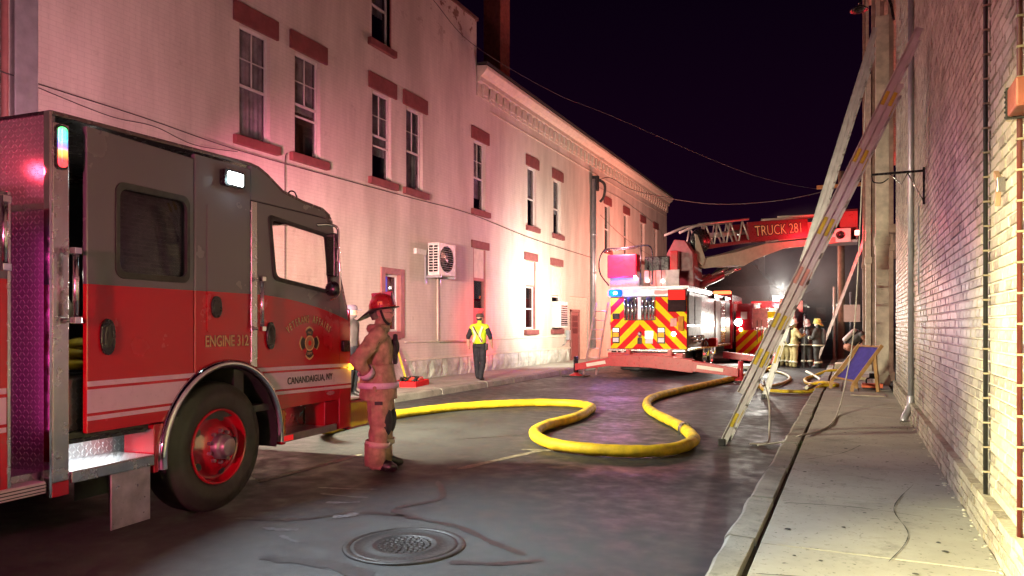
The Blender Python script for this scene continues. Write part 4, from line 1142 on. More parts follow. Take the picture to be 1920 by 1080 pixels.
lamp('POINT', (-1.1,-.25,2.6), None, 110, (.05,.14,1), .05, parent=tw)
b = MB().prism(rr(.22,.62,2.54,2.66,.03), -.09, -.05, 'y'); b.build('red_light', EM('pale_red_beacon', (1,.2,.17), 1.5), hood, .01)
# right flank: shutters, rail lights, panels
k = 0
for (y0, y1, z0, z1, m) in ((.15,1.0,1.6,2.5,P('grey_shutter',(.16,.14,.14),.65,.1)),(1.1,2.2,1.6,2.5,P('dull_shutter',(.13,.1,.1),.65,.1)),(4.9,6.0,.95,2.5,P('mid_shutter',(.3,.28,.28),.6,.2)),(6.1,7.1,.95,2.5,STEEL),(7.2,8.3,.95,2.5,P('dark_shutter',(.16,.13,.14),.4,.7))):
    sh = tp('roller_shutter', 1.2, 1.225, y0, y1, z0, z1, m)
    n = int((z1 - z0) / .15)
    for i in range(n):
        tp('slat', 1.225, 1.235, y0+.02, y1-.02, z0 + i*(z1-z0)/n + .008, z0 + (i+1)*(z1-z0)/n - .008, m, sh, .004)
tp('pump_panel', 1.2, 1.22, .15, 2.2, .9, 1.55, P('pump_panel_steel', (.24,.21,.2), .6, .2))
for i in range(5):
    MB().lathe([(.07,0),(.07,.12),(.04,.14),(.0001,.14)], 12, M=Matrix.Translation((1.22,.45+.38*i,1.2-.1*(i%2))) @ Matrix.Rotation(PI/2,4,'Y')).build('discharge_valve', CHROME, tw)
tp('side_rub_rail', 1.2, 1.26, .1, 8.4, .80, .88, STEEL)
tp('top_rail', 1.15, 1.25, .1, 8.4, 2.63, 2.72, STEEL)
for y in (4.2, 6.6): 
    q = tp('side_scene_light', 1.2, 1.32, y, y+.5, 2.55, 2.70, BLACKP); tp('lens', 1.321, 1.326, y+.03, y+.47, 2.57, 2.68, EM('flank_led', (1,1,.97), 14) if y < 5 else bpy.data.materials['flank_led'], q)
lamp('AREA', (1.36, 5.6, 2.6), (6.5, 4.0, .6), 300, (1,.97,.9), 1.2, .15, tw, 125)
tp('light_mast', 1.0, 1.1, 3.6, 3.7, 2.7, 3.35, STEEL)
# wheels
def simple_wheel(parent, x, y, r, w, out, rim):
    Mx = Matrix.Translation((x, y, r)) @ Matrix.Rotation(PI/2*out, 4, 'Y')
    t = MB().lathe([(r*.55,-w),(r*.92,-w),(r,-w*.8),(r,-.06),(r*.95,-.01),(r*.7,.01),(r*.58,-.02),(r*.55,-.1)], 32, M=Mx).build('wheel', TYRE, parent)
    MB().lathe([(r*.58,-.02),(r*.5,-.08),(r*.25,-.05),(r*.22,.04),(.0001,.05)], 24, M=Mx).build('rim', rim, t)
for y in (2.95, 4.3):
    simple_wheel(tw, 1.2, y, .53, .3, 1, STEEL); simple_wheel(tw, -1.2, y, .53, .3, -1, STEEL)
    b = MB(); v = []; f = []
    for i in range(17):
        a = PI * i / 16
        for (r_, x_) in ((.58,1.0),(.58,1.24),(.63,1.24)): v.append((x_, y + r_*math.cos(a), .53 + r_*math.sin(a)))
    for i in range(16):
        for k in range(2): f.append((i*3+k, i*3+k+1, (i+1)*3+k+1, (i+1)*3+k))
    b.add(v, f, 0, True); b.build('fender', CHROME, tw)
simple_wheel(tw, 1.2, 10.6, .53, .3, 1, STEEL); simple_wheel(tw, -1.2, 10.6, .53, .3, -1, STEEL)
tp('chassis', -.9, .9, -.2, 12, .5, .85, BLACK)
tp('red_bag', 1.22, 1.5, 3.4, 3.9, .85, 1.15, REDREF, None, .06)
# cab
cb = MB().prism([(9.0,.6),(12.2,.6),(12.25,1.5),(11.9,2.85),(9.0,2.9)], -1.22, 1.22, 'x').build('cab', REDP, tw, .03)
for y0, y1 in ((9.3,10.3),(10.6,11.8)): tp('window', 1.222, 1.23, y0, y1, 1.75, 2.5, BLACKP, cb)
tp('cab_beacon', .4, 1.1, 9.3, 9.6, 2.9, 3.05, EM('amber_red_beacon', (1,.16,.05), 4), cb, .03)
tp('grab_bar', 1.25, 1.28, 9.05, 9.08, .9, 2.6, CHROME, cb)
# outriggers
def beam(a, b, w0, w1, m=REDP):
    bb = MB(); a, b = Vector(a), Vector(b)
    v = []
    for p, w in ((a, w0), (b, w1)):
        for (dy, dz) in ((-.16,-w/2),(.16,-w/2),(.16,w/2),(-.16,w/2)): v.append((p.x, p.y+dy, p.z+dz))
    bb.add(v, [(0,1,2,3),(7,6,5,4),(0,4,5,1),(1,5,6,2),(2,6,7,3),(3,7,4,0)])
    return bb.build('outrigger_beam', m, tw, .012)
OUT = P('red_outrigger_paint', (.46,.03,.04), .35, var=.15, coat=.2)
cbm = MB().prism([(-.85,.36),(.3,.34),(1.6,.22),(1.6,.60),(.4,.72),(-.85,.70)], -1.16, -.84, 'y').build('outrigger_box', OUT, tw, .015)
tp('cross_tube', -1.1, 1.2, -.6, -.2, .60, .74, OUT, cbm)
for (x, w) in ((-.35,.12),(.9,.12)): tp('lug', x-w/2, x+w/2, -1.0, -.8, .72, .86, OUT, cbm)
bl = beam((-.83,-1,.50),(-1.98,-1,.30),.26,.2,OUT); br_ = beam((1.58,-1,.41),(2.86,-1,.26),.30,.24,OUT)
WPANEL = P('pale_reflective_panel', (.72,.62,.58), .35, var=.05)
for par, p, q in ((bl,(-1.0,-1.165,.475),(-1.6,-1.165,.37)),(br_,(1.72,-1.165,.40),(2.45,-1.165,.315))):
    b = MB().bar(p, q, .012, .1); b.build('reflective_panel', WPANEL, par)
for x, hz in ((-2.0,.62),(2.9,.58)):
    j = MB().tube([(x,-1,.08),(x,-1,hz)], .075, 14).build('jack', OUT if x > 0 else BLACKP, tw)
    b = MB().lathe([(.2,0),(.2,.03),(.12,.06),(.07,.1)], 20, M=Matrix.Translation((x,-1,.03))); b.build('jack_foot', OUT, j)
    MB().box(x-.36, x+.36, -1.3, -.7, .0, .03).build('jack_pad', BLACK, j, .006)
b = MB(); b.add([(3.06,-1.0,.05),(3.2,-1.0,.05),(3.3,-.95,.55),(3.16,-.95,.55)], [(0,1,2,3)]); b.add([(3.06,-.97,.05),(3.2,-.97,.05),(3.3,-.92,.55),(3.16,-.92,.55)], [(3,2,1,0)]); b.build('jack_guard', WHITER, tw)
bl2 = beam((1.4,5.6,.5),(3.2,5.6,.3),.24,.2,OUT); MB().tube([(3.22,5.6,.03),(3.22,5.6,.6)], .07, 12).build('jack', OUT, tw)
tp('white_cover', 1.3, 2.5, 4.2, 5.2, .05, .2, WHITER, None, .05)
b = MB()
for (x, z, a, c) in ((-.35,.30,.22,.07),(-.1,.29,.25,.09),(.2,.33,.22,.09),(.42,.36,.2,.06)): b.ell((x,-1.05,z),(a,.1,c))
b.build('slung_bag', BLACK, tw)
# turntable, console, boom
deck = tp('turntable_deck', -1.25, 1.25, .1, 4.2, 2.72, 2.80, GALV)
con = tp('control_console', -1.38, -.42, .2, .7, 3.1, 3.84, P('console_red', (.62,.01,.05), .4), None, .03)
tp('console_base', -1.3, -.35, .25, .8, 2.8, 3.1, P('console_grey', (.3,.26,.3), .5), con)
b = MB(); b.tube(spline([(-1.3,.15,2.85),(-1.58,.1,3.25),(-1.6,.1,3.7),(-1.4,.1,4.0),(-.8,.1,4.03),(-.2,.1,4.08),(.05,.1,4.02),(.12,.1,3.7),(.1,.1,2.85)],6), .025, 8); b.build('guard_rail', BLACKP, con)
b = MB(); b.tube(spline([(-1.35,.1,3.95),(-1.3,.4,4.0),(-.6,.5,4.05),(-.3,.1,4.06)],5), .02, 6); b.tube([(-.25,.1,2.85),(-.25,.1,4.05)], .02, 6); b.build('guard_rail', BLACKP, con)
for i, x in enumerate((-.1,.1,.28,.46)):
    tp('hose_rack_box', x-.08, x+.08, .25, .6, 2.8 + .12*(i == 0), 3.3, P('faded_pink_box', (.6,.28,.24), .6) if i == 0 else bpy.data.materials['faded_pink_box'], deck)
tp('valve_plate', .5, .92, .2, .3, 2.8, 3.3, P('valve_plate_grey', (.36,.34,.3), .5), deck)
for x, z in ((-.05, 2.98), (.42, 2.96), (-.45, 3.1)):
    MB().lathe([(.055,0),(.045,.02),(.0001,.025)], 14, M=Matrix.Translation((x,.17,z)) @ Matrix.Rotation(PI/2,4,'X')).build('deck_lamp', EM('deck_led', (1,.97,.92), 15) if x == -.05 else bpy.data.materials['deck_led'], deck)
ped = MB(); ped.prism([(.35,2.8),(1.2,2.8),(1.15,3.9),(.9,4.3),(.55,4.35),(.3,3.9)], 1.2, 2.6, 'y'); ped.build('turntable_pedestal', P('dark_red_steel', (.16,.02,.03), .5), tw, .03)
tp('hydraulic_bank', -.35, .45, .9, 1.6, 3.3, 3.8, BLACKP, None, .03)
tp('pedestal_wing', .5, .75, .8, 1.2, 3.3, 3.95, REDP, None, .02)
# boom frame: u along, v to the camera side, w up
B0, B1 = Vector((.55, 1.9, 4.0)), Vector((4.97, 7.5, 4.85))
du = (B1 - B0); BL = du.length; du.normalize()
dv = du.cross(Vector((0,0,1))).normalized(); dw = dv.cross(du)
BM = Matrix(((du.x,dv.x,dw.x,B0.x),(du.y,dv.y,dw.y,B0.y),(du.z,dv.z,dw.z,B0.z),(0,0,0,1)))
BK = BL / 10.22
def bprism(name, poly, v0, v1, m, parent=None, bevel=.015):   # poly in (u,w)
    b = MB(); poly = [(p[0]*BK, p[1]) for p in poly]; b.prism(poly, v0, v1, 'y', 0, (), BM); return b.build(name, m, parent or tw, bevel)
CRM = P('cream_boom_paint', (.46,.4,.33), .4, var=.12, coat=.2)
boom = bprism('boom', [(.1,-.40),(.9,-.62),(2.6,-.62),(3.4,-.68),(4.2,-.5),(6.2,-.22),(10.2,-.2),(10.2,.02),(5,.02),(3.0,-.18),(1.0,-.28),(.35,.1)], -.42, .42, CRM)
BRED = P('boom_red_paint', (.2,.012,.02), .35, var=.08, coat=.3)
pan = bprism('name_panel', [(3.9,.10),(8.0,.12),(8.0,.78),(3.9,.80)], .36, .42, BRED, boom)
bprism('name_panel', [(3.9,.10),(8.0,.12),(8.0,.78),(3.9,.80)], -.42, -.36, BRED, boom)
TM = BM @ Matrix(((1,0,0,5.85),(0,0,1,.423),(0,1,0,.38),(0,0,0,1)))
# text faces +v (towards the camera side)
TM = BM @ Matrix(((1,0,0,5.85),(0,0,-1,.425),(0,1,0,.38),(0,0,0,1)))
bprism('inner_section', [(6.0,.06),(10.3,.1),(10.3,.6),(6.0,.7)], -.3, .3, P('inner_boom_paint', (.46,.3,.26), .4), boom)
b = MB()
for v_ in (-.38, .38):
    b = MB()
    def bp_(u, w): return BM @ Vector((u*BK, v_, w))
    b.tube([bp_(-.3,.62), bp_(.9,.84), bp_(4.0,.9)], .045, 6); b.tube([bp_(.6,.05), bp_(4.0,.12)], .035, 6)
    for i in range(4):
        u = .9 + i*.78
        b.tube([bp_(u,.12), bp_(u+.36,.86)], .03, 6); b.tube([bp_(u+.36,.86), bp_(u+.72,.12)], .03, 6)
    MB().tube([bp_(6.0,.9), bp_(10.2,.86)], .04, 6).build('hand_rail', CRM, boom)
    b.build('truss', P('truss_alloy', (.5,.45,.42), .4, .5) if v_ < 0 else bpy.data.materials['truss_alloy'], boom)
bprism('red_rail', [(1.0,.0),(4.0,.1),(4.0,.2),(1.0,.14)], .40, .44, BRED, boom)
b = MB(); b.tube([BM @ Vector((.9,.1,.45)), BM @ Vector((2.9,.1,.5))], .09, 8); b.build('waterway', ALU, boom)
b = MB(); b.lathe([(.0001,0),(.4,0),(.4,.06),(.0001,.06)], 24, M=BM @ Matrix.Translation((.55,.42,.3)) @ Matrix.Rotation(-PI/2,4,'X')); b.build('pivot_plate', BLACKP, boom)
bprism('root_arm', [(.3,-.3),(.75,-.55),(.95,-.3),(.6,.5),(.45,.55),(.42,.2)], .44, .5, CRM, boom)
for v_ in (-.3, .3):
    cy0 = BM @ Vector((-.25, v_, -1.35)); cy1 = BM @ Vector((3.3*BK, v_, -.72)); cm = cy0.lerp(cy1, .68)
    c = MB().tube([cy0, cm], .12, 14).build('lift_cylinder', BRED, tw)
    MB().tube([cm, cy1], .06, 12).build('cylinder_rod', CHROME, c)
# bucket at the tip
bk = MB(); Bt = BM @ Vector((BL, 0, 0))
bucket = tp('bucket', Bt.x-.25, Bt.x+.95, Bt.y-.2, Bt.y+.9, Bt.z-.2, Bt.z-.1, GALV)
for (x0, x1, y0, y1) in ((Bt.x-.25,Bt.x-.2,Bt.y-.2,Bt.y+.9),(Bt.x+.9,Bt.x+.95,Bt.y-.2,Bt.y+.9),(Bt.x-.25,Bt.x+.95,Bt.y+.85,Bt.y+.9)):
    tp('bucket_panel', x0, x1, y0, y1, Bt.z-.1, Bt.z+.95, BRED, bucket)
tp('bucket_panel', Bt.x+.35, Bt.x+.95, Bt.y-.22, Bt.y-.17, Bt.z+.35, Bt.z+.95, BRED, bucket)
q = tp('monitor_box', Bt.x+.05, Bt.x+.72, Bt.y-.42, Bt.y-.2, Bt.z-.2, Bt.z+.3, WHITER, bucket, .02)
MB().lathe([(.15,0),(.15,.05),(.1,.06),(.1,.02),(.0001,.02)], 18, M=Matrix.Translation((Bt.x+.38,Bt.y-.42,Bt.z+.06)) @ Matrix.Rotation(PI/2,4,'X')).build('nozzle_ring', BLACKP, q)
b = MB(); b.tube([(Bt.x-.2,Bt.y-.2,Bt.z+.0),(Bt.x-.2,Bt.y-.2,Bt.z+1.0),(Bt.x+.95,Bt.y-.2,Bt.z+1.0)], .03, 6); b.tube([(Bt.x+.1,Bt.y-.25,Bt.z+.3),(Bt.x+.15,Bt.y-.3,Bt.z+.75)], .08, 8); b.build('bucket_rail', P('dark_gear', (.05,.04,.04), .5), bucket)
tp('light_arm', Bt.x+.88, Bt.x+.92, Bt.y-1.2, Bt.y-.2, Bt.z-.1, Bt.z-.06, BLACKP, bucket)  # added arm, holds the lamp forward so it lights the posts
rl = tp('bucket_warning_light', Bt.x+.85, Bt.x+.99, Bt.y-1.3, Bt.y-1.15, Bt.z-.06, Bt.z+.1, EM('red_bucket_light', (1,.25,.2), 12), bucket, .02)
lamp('POINT', (Bt.x+.93, Bt.y-1.5, Bt.z+.03), None, 300, (1,.015,.03), .06, parent=tw)
# scene lamp on the truck's far side that floods the cream wall
ws = tp('flank_scene_light', -1.32, -1.2, 1.0, 1.5, 2.3, 2.45, BLACKP); tp('lens', -1.326, -1.321, 1.03, 1.47, 2.32, 2.43, EM('wall_wash_led', (1,1,.86), 14), ws)
lamp('AREA', (-1.36, 1.25, 2.5), (-4.9, 3.2, 2.8), 370, (.94,1,.78), .45, .12, tw, 140)
lamp('POINT', (-1.15, 11.3, 3.5), None, 2300, (1,.30,.22), .1, parent=tw)
rr2 = tp('flank_red_light', -1.26, -1.2, .1, .4, 1.6, 1.7, EM('flank_red', (1,.04,.03), 3))
lamp('POINT', (-.9, -.3, 4.25), None, 520, (1,.36,.40), .1, parent=tw)
lamp('SPOT', (-1.35, .2, 2.0), (-4.78, -1.9, 1.7), 1700, (1,.06,.06), .06, parent=tw, cone=44, blend=.9)
lamp('SPOT', (.95, -.2, 2.4), (1.3, -2.0, 0), 60, (1,.02,.02), .05, parent=tw, cone=75, blend=.8)
for m_, off, bo in ((INK, .4225, .03), (P('pale_gold_leaf', (.75,.6,.3), .4), .4265, -.002)):
    T = BM @ Matrix(((1,0,0,5.95*BK),(0,0,1,off),(0,1,0,.30),(0,0,0,1)))
    text_part('TRUCK 281', .5, m_, boom, T, .002, 'lettering', sx=.92, bold=bo)

# ================================================================== SECOND ENGINE beside the tower truck
fe = thing('fire_engine', 'far red fire engine with chevron tailboard and two glaring rear lamps', 'fire engine', (-3.2, 31, 0))
def fp(name, x0, x1, y0, y1, z0, z1, m, parent=None, bevel=.01): return MB().box(x0, x1, y0, y1, z0, z1).build(name, m, parent or fe, bevel)
fb = fp('body', -1.15, 1.15, .02, 7, .42, 2.2, REDP)
ft = fp('tailboard', -1.15, 1.15, 0, .03, .42, 1.4, REDREF); chevrons(ft, -1.145, 1.145, .43, 1.39, 1.6, -.001, .46)
for x in (-1.05, .35):
    l_ = MB().lathe([(.15,0),(.12,.04),(.0001,.06)], 16, M=Matrix.Translation((x,-.01,1.72)) @ Matrix.Rotation(PI/2,4,'X')).build('rear_lamp', EM('rear_glare', (1,1,.9), 40) if x < 0 else bpy.data.materials['rear_glare'], fe)  # lens widened so its size imitates the lamp's glare
MB().lathe([(.07,0),(.06,.03),(.0001,.04)], 16, M=Matrix.Translation((-.95,-.01,1.42)) @ Matrix.Rotation(PI/2,4,'X')).build('rear_lamp', EM('rear_glare_yellow', (1,.95,.55), 25), fe)
lamp('SPOT', (-.35,-.3,1.72), (2.4,-8,0), 800, (1,.98,.86), .12, parent=fe, cone=78)
fp('cab_section', -1.1, -.2, .1, .6, 2.2, 2.5, REDP); fp('hose_bed_cover', -.1, 1.1, .2, 3, 2.2, 2.32, REDP)
fp('window', -.95, -.7, -.012, .0, 1.85, 2.15, WHITER); fp('locker', -.5, .1, -.02, .0, 1.5, 2.3, P('locker_pink', (.6,.2,.2), .5)); fp('yellow_panel', .1, .4, -.03, 0, 1.9, 2.15, YELREF)
MB().tube([(-.3,-.05,.9),(-.3,-.05,1.8)], .02, 6).tube([(-.12,-.05,.9),(-.12,-.05,1.8)], .02, 6).build('grab_rail', CHROME, fe)
fp('red_beacon', .55, .9, .1, .3, 2.5, 2.7, EM('far_red_beacon', (1,.06,.03), 5)); fp('beacon_stem', .68, .76, .18, .24, 2.2, 2.5, BLACK)
fp('tail_step', -1.15, 1.15, -.35, 0, .38, .44, STEEL)
for y in (1.5, 5.5): simple_wheel(fe, 1.15, y, .5, .3, 1, STEEL); simple_wheel(fe, -1.15, y, .5, .3, -1, STEEL)
fp('cab', -1.15, 1.15, 5.0, 8.5, .6, 2.75, REDP)
lt = fp('smoke_fill_lamp', -.2, .6, 5.2, 5.35, 2.76, 3.0, EM('smoke_fill_glow', (1,.98,.9), 10))  # added lamp, lights the smoke and the far poles
lamp('POINT', (.2, 5.0, 3.4), None, 420, (1,.97,.88), .12, parent=fe)

# ================================================================== LADDERS
def ladder(label, base, top, width, nrung, m_rail, fly=None, tags_=(), rail_d=.085):
    """base, top: centre points; the ladder spreads along world Y"""
    base, top = Vector(base), Vector(top)
    t = thing('extension_ladder', label, 'ladder', base, 0, 'ground ladders raised to the buildings')
    d = top - base; L = d.length; n = d.normalized()
    side = Vector((0,1,0)); side = (side - n*side.dot(n)).normalized(); up = side.cross(n).normalized()
    def sect(u0, u1, off, w, nm):
        for s in (-1, 1):
            b = MB(); p = side*s*w/2 + up*off
            b.bar(n*u0 + p, n*u1 + p, .012, rail_d, 0, up)
            for e in (-1, 1): b.bar(n*u0 + p + up*e*rail_d*.46 , n*u1 + p + up*e*rail_d*.46, .036, .011, 0, up)
            r_ = b.build('rail', m_rail, t)
            for (a, c, mm) in tags_:
                if u0 <= a*L and c*L <= u1:
                    MB().bar(n*a*L + p - side*.0085 , n*c*L + p - side*.0085, .006, rail_d*.5, 0, up).build('reflective_tag', mm, r_)
        k = u0 + .2
        while k < u1:
            MB().tube([side*(-w/2) + n*k + up*off, side*(w/2) + n*k + up*off], .017, 8).build('rung', m_rail, t); k += .355
    f0 = fly[0]*L if fly else L
    sect(0, L*(fly[2] if fly else 1), 0, width, 'base')
    if fly: sect(f0, L, -fly[1], width*.86, 'fly')
    for s in (-1, 1):
        MB().box(-.045,.045,-.03,.03,0,.09).build('foot', BLACK, t, .008, loc=tuple(side*s*width/2))
    return t
YT = P('yellow_ladder_tag', (.45,.34,.03), .5); RT = P('faded_red_tag', (.42,.2,.17), .5)
ladder('near extension ladder standing in the road and leaning on the tan brick wall', (-1.53,9.88,.0), (.80,9.88,5.02), .46, 20, ALU, (.13,.085,.88),
       ((.05,.085,YT),(.205,.245,YT),(.30,.335,YT),(.41,.45,RT),(.53,.57,YT),(.70,.73,YT),(.83,.86,YT)), .082)
ladder('taller middle extension ladder crossing behind the near one to the gallery', (-1.72,16.6,.0), (.52,16.6,7.6), .5, 22, ALU, (.38,.09,.95),
       ((.1,.15,YT),(.25,.3,RT)), .085)
ladder('far ladder lit red near the bucket, resting on the galleried building', (-1.25,29.0,.0), (.52,29.0,5.0), .5, 14, P('ladder_red_white', (.6,.5,.5), .4, .4), None, (), .09)
tl = thing('leaning_ladder', 'short ladder propped upright against the left rear corner of ladder truck', 'ladder', (-7.12, 21.55, .0), 0)
for s in (-1, 1): MB().bar((-.25 + s*.2, -.25, .05), (.0 + s*.2, .2, 2.3), .05, .04).build('rail', P('pink_alloy', (.55,.45,.45), .4, .6) if s < 0 else bpy.data.materials['pink_alloy'], tl)
for i in range(7):
    f = .1 + i*.13; x = -.25 + .25*f; y_ = -.25+.45*f; z = .05 + 2.25*f
    MB().tube([(x-.2,y_,z),(x+.2,y_,z)], .018, 6).build('rung', bpy.data.materials['pink_alloy'], tl)

# ================================================================== HOSES, ROPES
def hose(label, pts, r, m, n=10, couplings=()):
    t = thing('fire_hose', label, 'hose')
    P_ = spline(pts, n)
    rs_ = [r*(1 + .05*math.sin(i*.9) * math.sin(i*.23)) for i in range(len(P_))]
    h = MB().tube(P_, rs_, 16, flat=.90).build('hose', m, t)
    for c in couplings:
        i = int(c * (len(P_)-1)); a, b_ = P_[max(0,i-1)], P_[min(len(P_)-1,i+1)]
        dd = (b_ - a).normalized()
        MB().tube([P_[i]-dd*.09, P_[i]+dd*.09], r*1.16, 16).tube([P_[i]-dd*.02, P_[i]+dd*.02], r*1.3, 16).build('coupling', STEEL, t)
    return t
hz = .078
main = [(-6.2,7.3,.6),(-6.5,7.7,.25),(-6.8,8.2,hz),(-6.93,9.0,hz),(-6.9,10.1,hz),(-6.5,11.6,hz),(-5.6,12.7,hz),(-4.85,12.95,hz),(-4.32,12.55,hz),(-4.16,11.9,hz),(-4.05,11.0,hz),(-4.12,9.95,hz),(-3.95,9.1,hz),(-3.45,8.42,hz),(-2.9,8.22,hz),(-2.28,8.3,hz),(-1.93,8.7,hz),(-1.85,9.4,hz),(-2.05,10.1,hz),(-2.4,10.9,hz),(-2.98,12.0,hz),(-3.42,13.1,hz),(-3.72,14.6,hz),(-3.62,16.4,hz),(-3.35,18.6,hz),(-3.05,21.0,hz),(-2.8,24.0,hz),(-2.6,27.0,hz),(-2.7,30,hz)]
hose('large yellow supply hose snaking in wide loops across the road', main, .082, YHOSE, 12, (.655, .1, .93))
hose('thin yellow hose lying across the kerb beside the middle ladder', [(-2.1,19.3,.05),(-1.85,17.95,.05),(-1.3,17.75,.05),(-.85,17.9,.06),(-.62,18.3,.17),(-.3,18.6,.165),(-.6,19.4,.17),(-1.0,20.2,.06),(-1.2,22.2,.05),(-1.0,24.0,.05),(-.6,24.6,.17),(.0,24.7,.165)], .045, YHOSE)
hose('pale slack hose curving along the far kerb', [(-1.35,25.8,.05),(-1.1,24.2,.05),(-.8,22.0,.05),(-.9,20.6,.05),(-1.0,19.0,.05)], .045, P('pale_hose', (.62,.58,.45), .6))
hose('tan hose looping over the road behind the near ladder', [(-2.6,26,.05),(-2.0,24.5,.05),(-1.6,22,.05),(-1.75,19.5,.05),(-2.3,18.4,.05)], .045, OHOSE)
ROPE = P('white_rope', (.55,.52,.45), .8, bump=.6, bs=300)
def rope(label, pts, r=.012, m=None):
    o = MB().tube(spline(pts, 8), r, 6).build('rope', m or ROPE); return tag(o, label, 'rope')
rope('long white halyard rope sagging from the ladders down onto the right sidewalk', [(.25,15.5,6.2),(.15,15.6,3.6),(.05,15.4,1.6),(-.1,14.3,.55),(-.2,12.9,.17),(-.28,11.3,.14),(-.45,10.4,.14),(-.58,10.0,.15),(-.80,9.9,.06),(-1.1,9.75,.02)])
rope('short rope hanging from the near ladder to a coil on the asphalt', [(-1.05,9.95,.85),(-.98,9.98,.55),(-.98,10.0,.2),(-1.0,9.95,.03),(-1.2,9.8,.02)])

# ================================================================== DECK CHAIR and things on the far sidewalk
dc = thing('deck_chair', 'wooden deck chair with blue violet canvas sling on the right sidewalk', 'deck chair', (0, 17.6, .12))
def dbar(a, b_, nm='frame_rail', w=.05, h=.075): return MB().bar(a, b_, w, h).build(nm, WOOD, dc, .008)
Ra0, Ra1 = Vector((.02,-.15,.14)), Vector((.60,.05,1.02)); Rb0, Rb1 = Vector((-.42,.55,.18)), Vector((.16,.75,1.02))
dbar(Ra0, Ra1); dbar(Rb0, Rb1)
dbar(Ra0.lerp(Ra1,.75), (.52,-.05,.0), 'leg'); dbar(Rb0.lerp(Rb1,.75), (.1,.7,.0), 'leg')
dbar(Ra0, Ra0 + Vector((-.02,0,-.14)), 'leg'); dbar(Rb0, Rb0 + Vector((-.02,0,-.18)), 'leg')
dbar(Ra1.lerp(Ra0,.04), Rb1.lerp(Rb0,.04), 'crossbar', .04, .04); dbar(Ra0.lerp(Ra1,.1), Rb0.lerp(Rb1,.1), 'crossbar', .04, .04)
b = MB(); v = []; f = []; NN = 14
for i in range(NN + 1):
    t_ = .1 + .86 * i / NN
    for j in range(5):
        q = j / 4 * .84 + .08
        p = Ra0.lerp(Ra1, t_).lerp(Rb0.lerp(Rb1, t_), q); sag = -.08 * math.sin(PI * i / NN) - .01 * math.sin(PI*q)
        v.append((p.x - sag*.0 , p.y, p.z + sag))
for i in range(NN):
    for j in range(4): f.append((i*5+j, i*5+j+1, (i+1)*5+j+1, (i+1)*5+j))
b.add(v, f, 0, True); o = b.build('canvas_sling', P('violet_canvas', (.06,.05,.32), .85, var=.2), dc); o.modifiers.new('t', 'SOLIDIFY').thickness = .006
oc = thing('orange_tool_case', 'small orange case with black handle under the deck chair', 'case', (.42, 18.3, .125))
MB().box(-.22,.22,-.12,.12,.03,.13).build('case', P('orange_case', (.7,.14,.06), .5), oc, .02)
b = MB().tube(spline([(-.12,0,.13),(-.1,0,.24),(.1,0,.24),(.12,0,.13)],4), .018, 6); b.box(-.06,.08,-.05,.05,.24,.36); b.build('handle', BLACK, oc)
MB().box(-.2,.2,-.1,.1,0,.03).build('base', BLACK, oc)
tag(MB().box(-.02,.62,16.35,16.85,.122,.15).build('doormat', P('pale_mat', (.36,.3,.24), .9, bump=.5), None, .01), 'flat pale mat lying on sidewalk in front of the deck chair', 'mat')
for i, (y, x0, x1, lab) in enumerate(((21.4,-.5,.35,'nearer pale timber lying across the far right sidewalk'),(23.6,-.45,.3,'farther pale timber lying across the far right sidewalk'))):
    tag(MB().box(x0, x1, y-.08, y+.08, .125, .2).build('timber', P('pale_timber_%d' % i, (.5,.4,.24), .7, var=.2), None, .008), lab, 'timber')
tag(MB().box(-.5,.25,25.6,26.8,.12,.34).build('low_platform', P('platform_wood', (.42,.36,.26), .7), None, .02), 'low pale platform on the far sidewalk by the crouching firefighter', 'platform')
b = MB().lathe([(.11,0),(.11,.02),(.07,.02),(.02,.3),(.0001,.3)], 16); tag(b.build('traffic_cone', P('cone_orange', (.8,.25,.12), .5), None, 0, loc=(-1.3,30.2,0)), 'small orange cone standing near the hoses in the far road', 'cone')
bu = thing('utility_pole', 'tall wooden utility pole with white sign at the far right kerb', 'utility pole', (-.42, 35, 0))
MB().tube([(0,0,0),(0,0,8.4)], [.17,.13], 12).build('pole', P('pole_wood', (.3,.2,.15), .8), bu)
MB().box(.1,.75,-.22,-.18,1.75,2.5).build('sign', WHITER, bu); MB().box(-1.0,1.0,-.06,.06,7.7,7.85).build('crossarm', WOOD, bu)
MB().tube([(-.28,-.1,0),(-.28,-.1,3.3)], .06, 8).build('cable_guard', WHITEP, bu)
for px, py, h, lab in ((-.05,38,3.2,'thin signpost with white plate beyond the pole'),(-4.0,70,3.3,'small far street lamp glowing left of the far ladder'),(-.9,66,3.3,'small far street lamp glowing behind the far ladder')):
    sp2 = thing('signpost' if 'sign' in lab else 'street_lamp', lab, 'signpost' if 'sign' in lab else 'street lamp', (px,py,0))
    MB().tube([(0,0,0),(0,0,h)], .05, 8).build('post', GALV, sp2)
    if 'sign' in lab: MB().box(-.3,.3,-.03,-.01,2.0,2.5).build('plate', WHITER, sp2)
    else: MB().lathe([(.05,.2),(.6,0),(.55,-.05),(.0001,-.06)], 14, M=Matrix.Translation((0,0,h))).build('lamp_shade', EM('far_lamp', (1,.95,.75), 1.6) if py == 70 else bpy.data.materials['far_lamp'], sp2)

